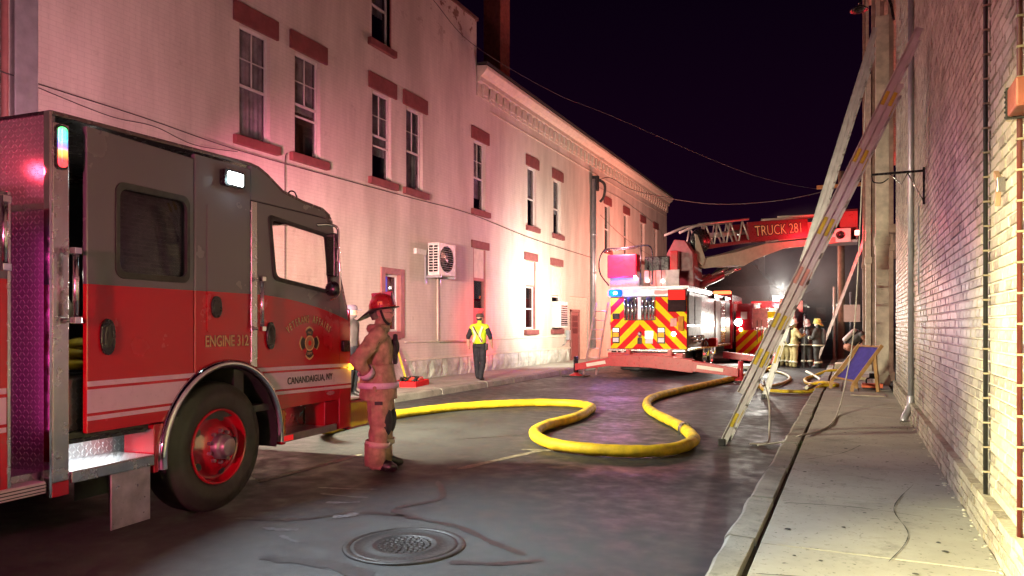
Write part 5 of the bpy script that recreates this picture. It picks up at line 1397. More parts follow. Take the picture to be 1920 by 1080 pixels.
# ================================================================== things on the left sidewalk and wall
rt = thing('rescue_tool_tray', 'red tray of black rescue tools lying on the left sidewalk', 'tool tray', (-9.5, 14.45, .14), R(12))
b = MB(); b.box(-.3,.3,-.45,.45,0,.03)
for s in (-1, 1): b.box(s*.3-.02,s*.3+.02,-.45,.45,0,.13); b.box(-.3,.3,s*.45-.02,s*.45+.02,0,.13)
b.build('tray', REDREF, rt, .01)
for i in range(7):
    q = random.Random(i); x, y_ = q.uniform(-.2,.2), q.uniform(-.35,.1)
    MB().tube(spline([(x,y_,.1),(x+q.uniform(-.2,.2),y_+.1,.2),(x+q.uniform(-.1,.1),y_+.3,.12)],4), .025, 6).build('tool', BLACK, rt)
MB().box(-.12,.2,.1,.4,.1,.2).build('red_unit', P('red_tool', (.6,.05,.03), .4), rt, .03)
po = thing('yellow_handled_axe', 'yellow handled axe leaning against the cream wall beside red tray', 'axe', (-10.15, 15.15, .14))
MB().bar((.12,-.02,0),(-.18,-.05,.92),.035,.05).build('handle', P('yellow_fibreglass', (.7,.55,.03), .5), po, .006)
MB().box(.06,.18,-.1,.12,0,.1).build('head', BLACK, po, .01)
ac = thing('heat_pump_unit', 'white outdoor heat pump bracketed high on the cream wall', 'air conditioner', (LW, 17.1, 2.9))
cs = MB().box(.12,.48,-.45,.45,.03,.92).build('casing', P('heat_pump_white', (.62,.58,.55), .4), ac, .02)
for i in range(10):
    for k in range(2): MB().box(.165+k*.15,.285+k*.15,-.455,-.45,.13+i*.073,.18+i*.073).build('vent_slot', BLACKP, cs)
b = MB().lathe([(.0001,0),(.36,0),(.36,.01),(.33,.012)], 28, M=Matrix.Translation((.481,-.05,.48)) @ Matrix.Rotation(PI/2,4,'Y')); b.build('fan_guard', BLACKP, cs)
for i in range(12):
    q = -.33 + i*.06; l = math.sqrt(max(.001, .36**2 - q*q)); MB().tube([(.5,-.05-l,.48+q),(.5,-.05+l,.48+q)], .006, 5).build('guard_wire', GALV, cs)
for s in (-1, 1): MB().box(0,.5,s*.375-.025,s*.375+.025,-.03,.03).box(0,.04,s*.375-.045,s*.375+.045,-.2,.6).build('bracket', GALV, ac)
b = MB(); b.box(.0,.09,-.95,-.46,.58,.72); b.build('line_cover', WHITEP, ac); b = MB().tube([(.04,.2,0),(.04,.2,-1.72),(.04,.25,-1.76),(.04,2.3,-1.8)], .03, 6); b.build('line_set', CREAMTRIM, ac)
wa = thing('window_air_conditioner', 'small window air conditioner in the cream wall near the red door', 'air conditioner', (LW, 26.38, 1.47))
c2 = MB().box(-.1,.32,-.42,.42,.03,1.05).build('casing', P('window_ac_white', (.55,.55,.52), .5), wa, .02)
MB().box(.32,.326,-.34,.34,.1,.9).build('grille', BLACKP, c2)
for i in range(9): MB().box(.326,.334,-.34,.34,.12+i*.086,.16+i*.086).build('grille_bar', GALV, c2)
mb = thing('meter_box', 'small grey meter box on the cream wall left of the red door', 'meter box', (LW, 27.5, 1.0))
MB().box(0,.14,-.1,.1,0,.4).build('box', GALV, mb, .01); MB().tube([(.06,0,0),(.06,-.3,-.15),(.06,-.6,-.2)], .02, 6).build('conduit', GALV, mb)

# ================================================================== WIRES, BACKGROUND
CABLE = P('cable_jacket', (.05,.045,.045), .7)
def wire(label, pts, r=.012):
    o = MB().tube(spline(pts, 10), r*.62, 5).build('cable', CABLE); return tag(o, label, 'cable')
wire('upper cable bundle draped along the cream wall below the sills', [(LW+.1,4.5,5.05),(LW+.1,6.3,4.98),(LW+.13,8.0,4.93),(LW+.08,10.0,4.86),(LW+.06,13,4.88),(LW+.05,16,4.92),(LW+.05,19.2,4.96),(LW+.05,24,4.72),(LW+.06,30.4,4.6)], .016)
wire('lower sagging cable on the cream wall behind the engine', [(LW+.1,6.3,4.93),(LW+.13,7.4,4.80),(LW+.12,8.2,4.84),(LW+.12,9.0,4.72),(LW+.1,10.0,4.82)], .012)
wire('thin drop cable running down the cream wall', [(LW+.05,11.36,5.1),(LW+.05,11.30,4.9),(LW+.05,11.3,4.0),(LW+.05,11.3,1.5)], .014)
wire('long overhead cable from the parapet across the night sky', [(LW+.1,14.2,11.1),(LW+.15,16.8,10.5),(LW+.3,19,9.95),(-9.2,23,9.55),(-8.07,26,9.4),(-4.2,33,8.3),(-1.3,36,7.85),(-.42,35,7.8)], .014)
wire('service cable from the downspout head to the far pole', [(LW+.3,30.9,8.15),(LW+.6,31.6,8.3),(-9.0,33,7.85),(-6,34.5,7.3),(-3,35.2,7.35),(-.42,35,7.7)], .03)
wire('thin second service cable sagging to the far pole', [(LW+.2,31.2,6.6),(LW+.06,36,6.0),(LW+.06,44.5,5.3)], .015)
wire('thin high cable on the far cream wall under the cornice', [(LW+.06,31.4,7.9),(LW+.06,36,7.9),(LW+.06,43.5,7.2),(LW+.06,43.6,5)], .012)
DKH = P('night_siding', (.16,.15,.16), .8)
for (x0, x1, y0, y1, z1, rz_, lab) in ((-13.5,-7.2,74,84,5.6,9.2,'pale gabled house faint in the smoke beyond the trucks'),(-5.5,3.5,92,104,5.0,7.6,'wide dark house at the far end of the street')):
    hs = thing('house', lab, 'house', ((x0+x1)/2, y0, 0)); w_ = (x1-x0)/2; d_ = y1-y0
    MB().box(-w_, w_, 0, d_, 0, z1).build('wall', DKH, hs)
    MB().prism([(-w_-.4,z1-.1),(w_+.4,z1-.1),(0,rz_)], -.4, d_+.4, 'y').build('roof', P('dark_shingle', (.07,.07,.08), .8) if w_ < 4 else bpy.data.materials['dark_shingle'], hs)
    for x in (-w_*.5, w_*.45):
        wn_ = MB().box(x-.5,x+.5,-.05,.02,2.2,3.8).build('window', BLACKP, hs); MB().box(x-.6,x+.6,-.06,-.051,2.1,2.2).build('sill', WHITEP, hs)
    MB().box(w_*.55,w_*.55+.6,3,3.6,z1,rz_+.6).build('chimney', DKH, hs)

# ================================================================== STAND-IN VEHICLE added unseen behind the viewpoint (carries red light for the scene)
cv = thing('stand_in_vehicle', 'unseen red vehicle added behind the viewpoint so its light bar reddens the scene', 'vehicle', (-1.85, -6.2, 0))
MB().prism([(-2.4,.45),(2.4,.45),(2.45,.95),(1.3,1.12),(.75,1.72),(-2.2,1.78),(-2.4,1.1)], -.95, .95, 'x').build('body', REDP, cv, .06)
for s in (-1, 1):
    for y0, y1 in ((-2.0,-1.0),(-.9,.1)): MB().box(s*.952-.004, s*.952+.004, y0, y1, 1.15, 1.62).build('window', BLACKP, cv)
    for y in (-1.5, 1.5): simple_wheel(cv, s*.95, y, .38, .24, s, STEEL)
    MB().box(s*.7-.15, s*.7+.15, 2.42, 2.47, .75, .9).build('headlight', WHITER, cv)
cb_ = MB().box(-.65, .65, -.1, .2, 1.80, 1.92).build('light_bar', EM('stand_in_bar_glow', (1,.05,.12), 4), cv, .03)
lamp('SPOT', (.6,.3,1.95), (-3.35,11.2,1.25), 4000, (1,.14,.29), .12, parent=cv, cone=27, blend=.5)
# ================================================================== PEOPLE
import numpy as np
from mathutils import noise as mnoise
SKIN = P('skin', (.55,.33,.25), .5, var=.12, vs=20)
TAN = P('turnout_tan', (.42,.31,.2), .85, var=.38, vs=12, bump=.35, bs=160)
TANY = P('turnout_yellow_tan', (.46,.38,.17), .85, var=.25, vs=9, bump=.3, bs=120)
DKT = P('turnout_charcoal', (.05,.045,.04), .85, var=.3, vs=9, bump=.3, bs=120)
NAVY = P('navy_uniform', (.014,.015,.022), .8, var=.3, vs=8, bump=.25, bs=140)
LIME = P('lime_vest', (.48,.72,.02), .6, var=.12, vs=10)
BOOT = P('boot_leather', (.016,.014,.014), .45, var=.3)
BAND = P('silver_yellow_trim', (.78,.76,.55), .4, var=.15)
BANDL = P('silver_trim', (.82,.8,.82), .35, var=.15)
HAIR = P('dark_hair', (.03,.022,.018), .7)
def base_pose():
    return dict(pelvis=(0,0,.93), waist=(0,0,1.08), chest=(0,0,1.28), neckb=(0,-.01,1.44), neck=(0,.005,1.51), head=(0,.03,1.62),
        shL=(-.19,0,1.41), elL=(-.25,-.03,1.13), wrL=(-.26,.05,.88), shR=(.19,0,1.41), elR=(.25,-.03,1.13), wrR=(.26,.05,.88),
        hipL=(-.09,0,.92), knL=(-.105,.03,.49), anL=(-.115,-.02,.10), toL=(-.13,.15,.045), hipR=(.09,0,.92), knR=(.105,.03,.49), anR=(.115,-.02,.10), toR=(.13,.15,.045))
def figure(name, label, loc, rz, J, mats, scale=1.0, bulk=1.0, skirt=0, voxel=.02, wr=.006, pb=1.0, group=None):
    """mats: dict skin, top, sleeve, fore, pants, boot"""
    t = thing('person', label, 'person', loc, rz, group)
    t.scale = (scale,)*3
    J = {k: Vector(v) for k, v in J.items()}
    b = MB(); regs = []
    def cap(a, c, ra, rc, reg, n=12):
        a, c = J.get(a, a) if isinstance(a, str) else Vector(a), J.get(c, c) if isinstance(c, str) else Vector(c)
        b.tube([a.lerp(c, i/5) for i in range(6)], [ra + (rc-ra)*i/5 for i in range(6)], n)
        b.ell(a, (ra,)*3, n, 8); b.ell(c, (rc,)*3, n, 8)
        regs.append((a, c, max(ra, rc), reg))
    k = bulk
    # torso loft
    spine = [J['pelvis'] - Vector((0,0,.06)), J['pelvis'], J['waist'], J['chest'], J['neckb'] - (J['neckb']-J['chest'])*.35, J['neckb']]
    wid = [(.155*k,.12*k),(.168*k,.128*k),(.155*k,.118*k),(.185*k,.132*k),(.175*k,.115*k),(.075,.07)]
    xdir = (J['shR'] - J['shL']).normalized()
    vs_ = []; n = 18
    for i, p in enumerate(spine):
        d = (spine[min(i+1,5)] - spine[max(i-1,0)]).normalized()
        x = (xdir - d*xdir.dot(d)).normalized(); y_ = d.cross(x)
        for q in range(n):
            a = 2*PI*q/n; vs_.append(p + x*math.cos(a)*wid[i][0] + y_*math.sin(a)*wid[i][1])
    fs = [(i*n+q, i*n+(q+1)%n, (i+1)*n+(q+1)%n, (i+1)*n+q) for i in range(5) for q in range(n)] + [tuple(range(n))[::-1], tuple(5*n+q for q in range(n))]
    b.add(vs_, fs)
    regs.append((J['waist'], J['chest'], .2*k, 'top')); regs.append((J['chest'], J['neckb'], .18*k, 'top')); regs.append((J['pelvis'], J['waist'] , .17*k, 'top' if skirt else 'pants'))
    if skirt:
        ctr = J['pelvis']; rows = [(skirt,.205*k,.175*k),(skirt+.12,.198*k,.165*k),(J['waist'].z+.02,.178*k,.142*k)]
        vs_ = [(ctr.x + r1*math.cos(2*PI*q/n), ctr.y + r2*math.sin(2*PI*q/n), z) for (z,r1,r2) in rows for q in range(n)]
        fs = [(i*n+q, i*n+(q+1)%n, (i+1)*n+(q+1)%n, (i+1)*n+q) for i in range(2) for q in range(n)] + [tuple(range(n))[::-1], tuple(2*n+q for q in range(n))]
        b.add(vs_, fs)
    cap('neckb', 'neck', .062, .056, 'skin')
    for s in 'LR':
        cap('sh'+s, 'el'+s, .078*k, .062*k, 'sleeve'); cap('el'+s, 'wr'+s, .06*k, .046*k, 'fore')
        regs.append((J['chest'], J['sh'+s], .1, 'top'))
        b.tube([J['neckb'], J['sh'+s]], [.075, .08*k], 10)
        cap('hip'+s, 'kn'+s, .105*k*pb, .083*k*pb, 'pants'); cap('kn'+s, 'an'+s, .08*k*pb, .066*k*pb, 'pants')
        cap('an'+s, 'to'+s, .058, .048, 'boot'); cap(J['an'+s] + Vector((0,-.02,-.045)), J['to'+s] + Vector((0,0,-.005)), .045, .04, 'boot')
        # hand: palm, four fingers, thumb
        w = J['wr'+s]; d = (w - J['el'+s]).normalized(); sx = Vector((0,1,0)); sx = (sx - d*sx.dot(d)).normalized(); nz = d.cross(sx)
        pc = w + d*.07
        cap(w, pc, .034, .036, 'hand', 8)
        for f_, (off, L) in enumerate(((-.033,.058),(-.011,.07),(.011,.066),(.031,.052))):
            a = pc + sx*off + d*.015; m_ = a + d*L*.6 + nz*.012; e_ = m_ + d*L*.35 + nz*.03
            b.tube([a, m_, e_], [.0105,.0098,.0085], 6); regs.append((a, e_, .012, 'hand'))
        a = w + d*.03 + sx*.03; e_ = a + d*.045 + sx*.035; b.tube([a, e_], [.013,.010], 6); regs.append((a, e_, .012, 'hand'))
    # head
    H = J['head']; fwd = (Vector(J.get('look', H + Vector((0,1,0)))) - H); up = Vector((0,0,1)); fwd = (fwd - up*fwd.dot(up)*.6).normalized(); rt = fwd.cross(up).normalized(); up = rt.cross(fwd)
    HM = Matrix(((rt.x,fwd.x,up.x,H.x),(rt.y,fwd.y,up.y,H.y),(rt.z,fwd.z,up.z,H.z),(0,0,0,1)))
    b.ell((0,-.01,.03),(.077,.098,.10), 18, 12, M=HM); b.ell((0,.025,-.035),(.058,.068,.075), 14, 10, M=HM); b.ell((0,.06,-.075),(.034,.035,.03), 10, 8, M=HM)
    b.ell((0,.098,-.012),(.015,.022,.024), 8, 6, M=HM); b.ell((0,.078,.03),(.055,.02,.014), 10, 6, M=HM); b.ell((0,.085,-.052),(.026,.014,.009), 8, 6, M=HM)
    for s in (-1,1): b.ell((s*.077,-.005,-.005),(.014,.022,.034), 8, 6, M=HM)
    b.tube([J['neck'], HM @ Vector((0,-.02,-.04))], [.056,.06], 12)
    regs.append((H, H, .11, 'skin'))
    me = bpy.data.meshes.new('body'); me.from_pydata([tuple(v) for v in b.v], [], b.f)
    o = bpy.data.objects.new('body', me); COL.objects.link(o)
    md = o.modifiers.new('r', 'REMESH'); md.mode = 'VOXEL'; md.voxel_size = voxel
    ms = o.modifiers.new('s', 'SMOOTH'); ms.factor = .5; ms.iterations = 3
    tmp = bpy.data.scenes.new('tmp'); tmp.collection.objects.link(o); COL.objects.unlink(o)
    with bpy.context.temp_override(scene=tmp, view_layer=tmp.view_layers[0]):
        dg = bpy.context.evaluated_depsgraph_get()
        m2 = bpy.data.meshes.new_from_object(o.evaluated_get(dg))
    COL.objects.link(o); bpy.data.scenes.remove(tmp)
    o.modifiers.clear(); o.data = m2; bpy.data.meshes.remove(me)
    keys = ['skin','top','sleeve','fore','pants','boot','hand']
    m2.materials.clear()
    for kk in keys: m2.materials.append(mats.get(kk, mats['skin']))
    cs_ = np.empty(len(m2.polygons)*3); m2.polygons.foreach_get('center', cs_); cs_ = cs_.reshape(-1,3)
    best = np.full(len(cs_), 1e9); reg_i = np.zeros(len(cs_), int)
    for (a, e_, r_, reg) in regs:
        a_, ab = np.array(a), np.array(e_ - a); L2 = float(ab @ ab)
        t_ = np.clip((cs_ - a_) @ ab / L2, 0, 1) if L2 > 1e-9 else np.zeros(len(cs_))
        d_ = np.linalg.norm(cs_ - (a_ + t_[:,None]*ab), axis=1) - r_
        q = d_ < best; best[q] = d_[q]; reg_i[q] = keys.index(reg)
    if skirt:
        q = (cs_[:,2] < J['waist'].z) & (cs_[:,2] > skirt-.01) & ((reg_i == 1) | (reg_i == 4)); reg_i[q] = 1
    idx = reg_i.tolist()
    m2.polygons.foreach_set('material_index', idx)
    for p in m2.polygons: p.use_smooth = True
    if wr:
        nv = len(m2.vertices); co_ = np.empty(nv*3); no_ = np.empty(nv*3)
        m2.vertices.foreach_get('co', co_); m2.vertices.foreach_get('normal', no_); co_ = co_.reshape(-1,3); no_ = no_.reshape(-1,3)
        for i in range(nv):
            q = co_[i]
            if (q[0]-H.x)**2 + (q[1]-H.y)**2 + (q[2]-H.z)**2 < .029: continue
            nn = mnoise.noise(Vector((q[0]*11, q[1]*11, q[2]*7))) + .5*mnoise.noise(Vector((q[0]*25+3, q[1]*25, q[2]*16)))
            co_[i] = q + no_[i]*nn*wr
        m2.vertices.foreach_set('co', co_.ravel())
    o.parent = t
    # eyes
    for s in (-1, 1):
        MB().ell((0,0,0),(.012,.006,.007), 8, 6, M=HM @ Matrix.Translation((s*.032,.088,.006))).build('eye', BOOT, t)
    return t, J, HM
def band(t, a, c, f0, f1, r0, r1, m, n=18, name='reflective_band'):
    a, c = Vector(a), Vector(c)
    p, q = a.lerp(c, f0), a.lerp(c, f1)
    MB().tube([p, q], [r0, r1], n, caps=False).build(name, m, t).modifiers.new('s','SOLIDIFY').thickness = -.006
def hoop(t, z, rx, ry, h, m, ctr=(0,0), name='reflective_band'):
    b = MB(); n = 28; v = []; f = []
    for zz in (z, z+h):
        for i in range(n): v.append((ctr[0]+rx*math.cos(2*PI*i/n), ctr[1]+ry*math.sin(2*PI*i/n), zz))
    for i in range(n): f.append((i,(i+1)%n,n+(i+1)%n,n+i))
    b.add(v, f, 0, True); b.build(name, m, t).modifiers.new('s','SOLIDIFY').thickness = .006
def fire_helmet(t, HM, shell, brim, rear=.20, shield=True):
    M_ = HM @ Matrix.Translation((0,-.01,.055)) @ Matrix.Rotation(R(7),4,'X')
    h = MB().lathe([(.112,-.0),(.114,.03),(.105,.08),(.085,.118),(.05,.142),(.0001,.15)], 24, sy=1.18, M=M_).build('helmet', shell, t)
    b = MB(); n = 36; v = []; f = []
    for i in range(n):
        a = 2*PI*i/n; ca, sa = math.cos(a), math.sin(a)
        ext = .022 + max(0,sa)**3*.03 + (max(0,-sa)**1.5)*(rear-.07)
        drop = -.012 - max(0,-sa)**2*.095 + max(0, sa)**2*.012
        for (kx, z) in ((0, .004), (1, drop), (1, drop-.008), (0, -.008)):
            v.append(((.110+ext*kx)*ca, (.128+ext*kx)*sa, z))
    for i in range(n):
        for k in range(4): f.append((i*4+k, i*4+(k+1)%4, ((i+1)%n)*4+(k+1)%4, ((i+1)%n)*4+k))
    b.add(v, f, 0, True, M_); b.build('helmet_brim', brim, h)
    b = MB()
    for a in range(0, 180, 45): 
        b.tube([M_ @ Vector((.118*math.cos(th)*math.cos(R(a)), 1.18*.118*math.cos(th)*math.sin(R(a)), .155*math.sin(th))) for th in [PI*i/12 for i in range(13)]], .006, 5)
    b.build('helmet_ribs', shell, h)
    MB().box(-.008,.008,-.10,.125,.115,.165,0,M_).build('helmet_comb', shell, h, .004)
    if shield:
        b = MB(); b.prism([(-.045,0),(.045,0),(.052,.075),(0,.145),(-.052,.075)], .128, .142, 'y', 0, (), M_ @ Matrix.Rotation(R(8),4,'X')); b.build('helmet_shield', brim, h)
    for s in (-1,1):
        MB().box(s*.112-.004,s*.112+.004,-.02,.03,.03,.065,0,M_).build('helmet_tag', P('orange_tag', (.9,.4,.05), .4) if 'orange_tag' not in bpy.data.materials else bpy.data.materials['orange_tag'], h)
    return h
def tank(t, J, m=None):
    c = (J['chest'] + J['waist'])/2; d = (J['chest'] - J['waist']).normalized(); x = (J['shR']-J['shL']).normalized(); back = x.cross(d).normalized()*-1
    if back.y > 0 and abs(back.y) > .3: back = -back
    p = c + back*.2
    q = MB().tube([p - d*.26, p - d*.22, p + d*.18, p + d*.24, p + d*.27], [.05,.078,.078,.05,.025], 14).build('air_tank', m or P('tank_grey', (.12,.12,.13), .4) if 'tank_grey' not in bpy.data.materials or m else bpy.data.materials['tank_grey'], t)
    b = MB(); b.bar(p - d*.3 - back*.06, p + d*.3 - back*.06, .2, .03); b.build('tank_harness', BLACK, q)
    for s in (-1,1):
        b = MB().tube(spline([p + d*.25 - back*.06 + x*s*.09, J['neckb'] + x*s*.11 + Vector((0,0,.03)), c - back*.17 + x*s*.12, c - back*.05 - d*.15 + x*s*.19],4), .02, 6); b.build('harness_strap', BLACK, q)

# ---- firefighter standing by the engine bumper
J = base_pose()
J.update(head=(.01,.05,1.635), look=(.20,1,1.60), neck=(.005,.015,1.52),
  elR=(.335,-.20,1.16), wrR=(.205,-.085,.985), elL=(-.34,-.16,1.15), wrL=(-.21,-.03,.98),
  hipL=(-.10,0,.92), knL=(-.13,.06,.50), anL=(-.14,.03,.10), toL=(-.17,.21,.045), hipR=(.10,0,.92), knR=(.12,.02,.50), anR=(.12,-.03,.10), toR=(.16,.15,.045))
ff, J, HM = figure('person', 'firefighter in tan turnout gear and red helmet standing at the engine front bumper', (-4.64, 6.44, 0), R(-56), J,
   dict(skin=SKIN, top=TAN, sleeve=TAN, fore=TAN, pants=TAN, boot=BOOT, hand=BOOT), 1.035, 1.17, .74, .0125, .016, 1.16)
HELMR = P('helmet_red', (.42,.02,.03), .35, var=.25, vs=18); HELMB = P('helmet_black', (.03,.02,.022), .45)
fire_helmet(ff, HM, HELMR, HELMB, .2)
hoop(ff, .86, .252, .218, .06, BANDL)
for s in 'LR':
    band(ff, J['el'+s], J['wr'+s], .62, .92, .078, .070, BANDL)
    band(ff, J['kn'+s], J['an'+s], .46, .60, .122, .118, BAND); 
    b = MB(); kn = J['kn'+s]; b.ell(kn + Vector((0,.045,.02)), (.10,.085,.17), 14, 10); b.build('knee_pad', NAVY, ff)
    # flared trouser cuff over the boot
    MB().tube([J['an'+s] + Vector((0,.0,.20)), J['an'+s] + Vector((0,.005,-.03))], [.100,.102], 18, caps=False).build('trouser_cuff', TAN, ff).modifiers.new('s','SOLIDIFY').thickness = -.01
b = MB().tube(spline([J['neckb'] + Vector((.10*math.cos(a), .09*math.sin(a)+.01, .035)) for a in [2*PI*i/12 for i in range(12)]], 3, True), .034, 8, closed=True, flat=1.4); b.build('coat_collar', TAN, ff)
b = MB(); b.box(-.03,.03,.150,.20,1.10,1.42); b.build('coat_flap', NAVY, ff, .02)
b = MB(); b.ell((-.06,.17,1.28),(.07,.05,.10)); b.build('face_hood', NAVY, ff)
for (x, y_, z, w_, h_) in ((.195,.02,.72,.05,.1),(.235,-.03,.86,.02,.06)):
    b = MB(); b.box(x-.02, x+.03, y_-w_, y_+w_, z-h_/2, z+h_/2); b.build('pocket', TAN, ff, .015)
b = MB(); b.box(.24,.262,-.03,.05,.70,.735); b.build('pocket_label', INK, ff, .004)
b = MB(); b.tube(spline([HM @ Vector((.085,-.01,.03)), HM @ Vector((.075,.03,-.07)), HM @ Vector((.03,.07,-.115)), HM @ Vector((-.06,.05,-.09)), HM @ Vector((-.085,-.01,.03))],6), .008, 6, flat=1.8); b.build('chin_strap', BLACK, ff)
b = MB()
for s in (-1,1):
    b.tube(spline([HM @ Vector((s*.032 + .022*math.cos(a), .104, .005 + .016*math.sin(a))) for a in [2*PI*i/8 for i in range(8)]], 2, True), .0025, 4, closed=True); b.tube([HM @ Vector((s*.054,.10,.008)), HM @ Vector((s*.078,.0,.012))], .0025, 4)
b.build('spectacles', CHROME, ff)
b = MB(); b.ell(tuple(J['shR'] + Vector((.065,-.01,-.06))), (.02,.035,.045)); b.build('sleeve_patch', INK, ff)
b = MB(); b.tube([HM @ Vector((0,-.06,-.06)), HM @ Vector((0,-.085,.03))], [.06,.075], 12); b.build('hair', P('greying_hair', (.12,.1,.09), .8), ff)

# ---- officer in lime vest walking away on the left sidewalk
J = base_pose()
J.update(elL=(-.31,-.02,1.15), wrL=(-.335,.08,.93), elR=(.31,-.03,1.15), wrR=(.30,.10,.96), look=(.05,1,1.62), knL=(-.10,.07,.50), anL=(-.10,.12,.13), toL=(-.11,.28,.05), knR=(.09,.02,.49), anR=(.09,-.16,.11), toR=(.10,.0,.045))
vo, J, HM = figure('person', 'officer in lime safety vest and dark trousers walking away along the left sidewalk', (-8.78, 16.62, .14), R(8), J,
   dict(skin=SKIN, top=LIME, sleeve=NAVY, fore=SKIN, pants=NAVY, boot=BOOT, hand=SKIN), .99, 1.02, 0, .017, .006)
hb = MB(); rows = [(.97,.178,.145),(1.12,.182,.145),(1.28,.196,.148),(1.40,.18,.13)]; n = 24
v = [(rx*math.cos(2*PI*i/n), ry*math.sin(2*PI*i/n), z) for (z,rx,ry) in rows for i in range(n)]
hb.add(v, [(r*n+i, r*n+(i+1)%n, (r+1)*n+(i+1)%n, (r+1)*n+i) for r in range(3) for i in range(n)], 0, True)
ve = hb.build('safety_vest', LIME, vo); ve.modifiers.new('s','SOLIDIFY').thickness = .008
PKB = P('peach_reflective', (.8,.5,.38), .4)
for s in (-1,1):
    b = MB(); b.bar((s*.12,-.156,1.01),(s*.06,-.163,1.2),.06,.012,0,(0,-1,0)); b.bar((s*.06,-.163,1.2),(s*.13,-.14,1.42),.06,.012,0,(0,-1,0)); b.build('vest_stripe', PKB, ve)
b = MB(); b.bar((-.13,-.15,1.43),(.13,-.166,1.02),.028,.012,0,(0,-1,0)); b.build('shoulder_strap', INK, vo)
hoop(vo, .955, .18, .142, .04, INK, name='belt')
b = MB(); b.box(.17,.23,-.05,.05,.80,.98); b.build('holster', INK, vo, .01)
b = MB(); b.box(-.36,-.32,.1,.14,.83,.93); b.build('radio', INK, vo, .006)
b = MB().lathe([(.10,.0),(.104,.03),(.095,.075),(.06,.10),(.0001,.105)], 20, sy=1.12, M=HM @ Matrix.Translation((0,-.01,.045))); cp = b.build('cap', P('cap_brown', (.09,.06,.05), .8), vo)
b = MB().box(-.07,.07,.09,.18,.045,.055,0,HM); b.build('cap_peak', bpy.data.materials['cap_brown'], cp, .01)
b = MB().ell((0,-.045,.0),(.078,.06,.055), M=HM); b.build('hair', HAIR, vo)

# ---- person partly hidden beyond the bumper
J = base_pose(); J.update(look=(-.6,.8,1.6))
hp, J, HM = figure('person', 'person in grey cap on the left sidewalk half hidden beyond the engine bumper', (-8.95, 11.5, .14), R(-80), J,
   dict(skin=SKIN, top=P('pale_shirt', (.1,.09,.085), .8), sleeve=P('pale_shirt_sleeve', (.1,.09,.085), .8), fore=SKIN, pants=NAVY, boot=BOOT, hand=SKIN), 1.04, 1.05, 0, .02, .005)
b = MB().lathe([(.10,.0),(.104,.03),(.095,.075),(.06,.10),(.0001,.105)], 18, sy=1.12, M=HM @ Matrix.Translation((0,-.01,.045))); b.box(-.07,.07,.09,.18,.045,.055,0,HM); b.build('cap', P('cap_grey', (.16,.13,.17), .8), hp)

# ---- firefighters grouped at the far kerb
HW = P('helmet_white', (.7,.68,.64), .4); HY = P('helmet_yellow', (.55,.5,.12), .45)
def far_ff(label, loc, rz, top, pants, helm, arms=None, air=True, stripes=BAND, look=None):
    J = base_pose()
    if arms: J.update(arms)
    if look: J['look'] = look
    t, J, HM = figure('person', label, loc, rz, J, dict(skin=SKIN, top=top, sleeve=top, fore=top, pants=pants, boot=BOOT, hand=BOOT), 1.0, 1.13, .80, .024, .008, group=None)
    fire_helmet(t, HM, helm, helm, .15, False)
    hoop(t, .83, .236, .203, .05, stripes)
    for s in 'LR':
        band(t, J['kn'+s], J['an'+s], .6, .78, .10, .098, stripes); band(t, J['el'+s], J['wr'+s], .6, .85, .074, .066, stripes)
    if air: tank(t, J)
    return t
hold = dict(elR=(.27,.14,1.17), wrR=(.16,.36,1.24), elL=(-.25,.12,1.13), wrL=(-.1,.33,1.13))
f1 = far_ff('far firefighter with white helmet and air tank holding an upright pole', (-1.98, 28.9, 0), R(-58), TANY, TANY, HW, hold)
far_ff('far firefighter in dark gear and yellow helmet facing left toward the group', (-1.12, 28.8, 0), R(70), DKT, DKT, HY, dict(elR=(.26,.1,1.15), wrR=(.15,.3,1.1), elL=(-.26,.08,1.15), wrL=(-.14,.28,1.12)), True, BAND, (0,1,1.4))
far_ff('far firefighter in yellow coat standing behind the white helmeted one', (-2.32, 29.5, 0), R(-30), TANY, TANY, HY, None, False)
far_ff('far firefighter in pale coat by the far engine tail, behind the near ladder', (-2.85, 29.9, 0), R(20), P('pale_turnout', (.52,.47,.38), .85), TANY, HW, None, False)
far_ff('far firefighter in dark gear standing between the pole and the dark coated one', (-1.55, 29.7, 0), R(10), DKT, DKT, HW, None, True)
pk = MB().tube([(-1.62,29.05,0),(-1.60,29.05,1.95)], .02, 8).build('pike_pole', P('pole_grey', (.45,.45,.47), .4, .5)); tag(pk, 'thin grey pole held upright by the far white helmeted firefighter', 'pole')
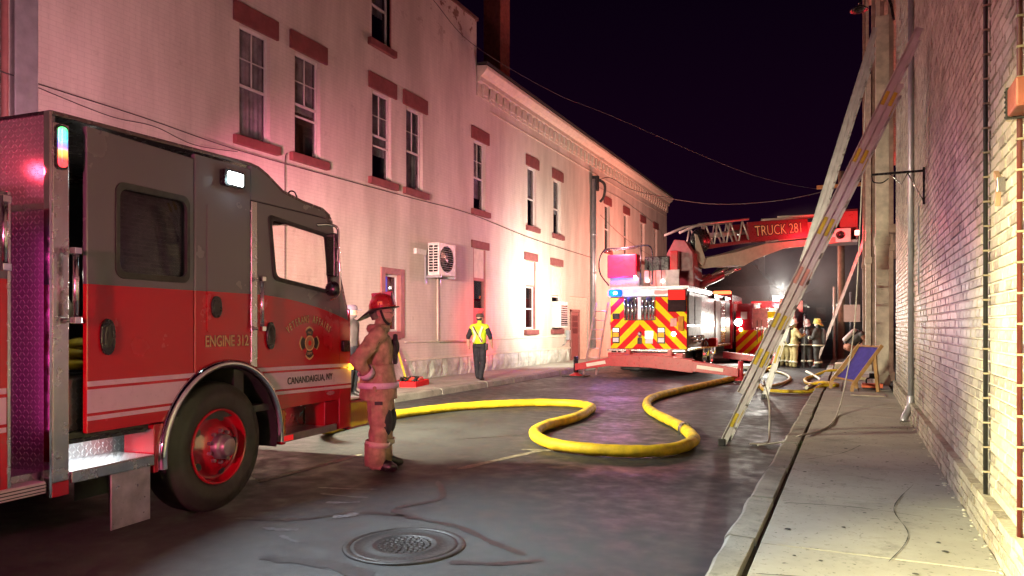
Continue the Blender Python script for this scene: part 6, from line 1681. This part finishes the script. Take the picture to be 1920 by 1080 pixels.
# ---- firefighter bending over at the far sidewalk
J = base_pose()
J.update(pelvis=(0,-.12,.66), waist=(0,-.02,.80), chest=(0,.14,.96), neckb=(0,.28,1.09), neck=(0,.34,1.13), head=(0,.43,1.18), look=(0,1.2,.95),
  shL=(-.19,.22,1.05), shR=(.19,.22,1.05), elL=(-.24,.34,.80), wrL=(-.12,.48,.62), elR=(.24,.36,.80), wrR=(.12,.5,.62),
  hipL=(-.10,-.12,.66), knL=(-.17,.2,.52), anL=(-.17,.02,.10), toL=(-.2,.18,.045), hipR=(.10,-.12,.66), knR=(.17,.2,.52), anR=(.17,.02,.10), toR=(.2,.18,.045))
cr2, J, HM = figure('person', 'bareheaded firefighter with air tank crouching over on the far right sidewalk', (.02, 27.6, .12), R(-72), J,
   dict(skin=SKIN, top=DKT, sleeve=P('rust_turnout', (.3,.13,.08), .85), fore=P('rust_turnout2', (.3,.13,.08), .85), pants=P('rust_trousers', (.32,.13,.08), .85), boot=BOOT, hand=SKIN), 1.1, 1.15, 0, .022, .008)
b = MB().ell((0,-.03,.05),(.082,.10,.085), M=HM); b.build('hair', HAIR, cr2)
tank(cr2, J, P('tank_pale', (.5,.4,.38), .4))
for s in 'LR': band(cr2, J['hip'+s], J['kn'+s], .75, .9, .125, .118, P('orange_trim', (.75,.25,.15), .5) if s == 'L' else bpy.data.materials['orange_trim'])

# ================================================================== drifting smoke beyond the crew
sm = MB().ell((0,0,0),(1,1,1), 24, 14).build('smoke', []); sm.location = (-1.6, 41, 3.4); sm.scale = (5.2, 9, 4.6)
m = bpy.data.materials.new('drifting_smoke'); m.use_nodes = True; nt = m.node_tree; nt.nodes.clear()
o_ = nt.nodes.new('ShaderNodeOutputMaterial'); pv = nt.nodes.new('ShaderNodeVolumePrincipled')
pv.inputs['Color'].default_value = (.8,.8,.8,1); pv.inputs['Anisotropy'].default_value = .2
tc = nadd(nt, 'ShaderNodeTexCoord'); ln = nadd(nt, 'ShaderNodeVectorMath', operation='LENGTH'); nt.links.new(tc.outputs['Object'], ln.inputs[0])
mr = nadd(nt, 'ShaderNodeMapRange'); mr.inputs[1].default_value = .25; mr.inputs[2].default_value = .98; mr.inputs[3].default_value = 1; mr.inputs[4].default_value = 0
nt.links.new(ln.outputs['Value'], mr.inputs[0])
nz = noise(nt, tc.outputs['Object'], 2.2, 3); nr = ramp(nt, nz, .3, .75)
mu = nadd(nt, 'ShaderNodeMath', operation='MULTIPLY'); nt.links.new(mr.outputs[0], mu.inputs[0]); nt.links.new(nr, mu.inputs[1])
m3 = nadd(nt, 'ShaderNodeMath', operation='MULTIPLY'); nt.links.new(mu.outputs[0], m3.inputs[0]); m3.inputs[1].default_value = .17
nt.links.new(m3.outputs[0], pv.inputs['Density'])
nt.links.new(pv.outputs[0], o_.inputs['Volume'])
sm.data.materials.clear(); sm.data.materials.append(m); tag(sm, 'grey smoke drifting over the street beyond the far firefighters', 'smoke', kind='stuff')
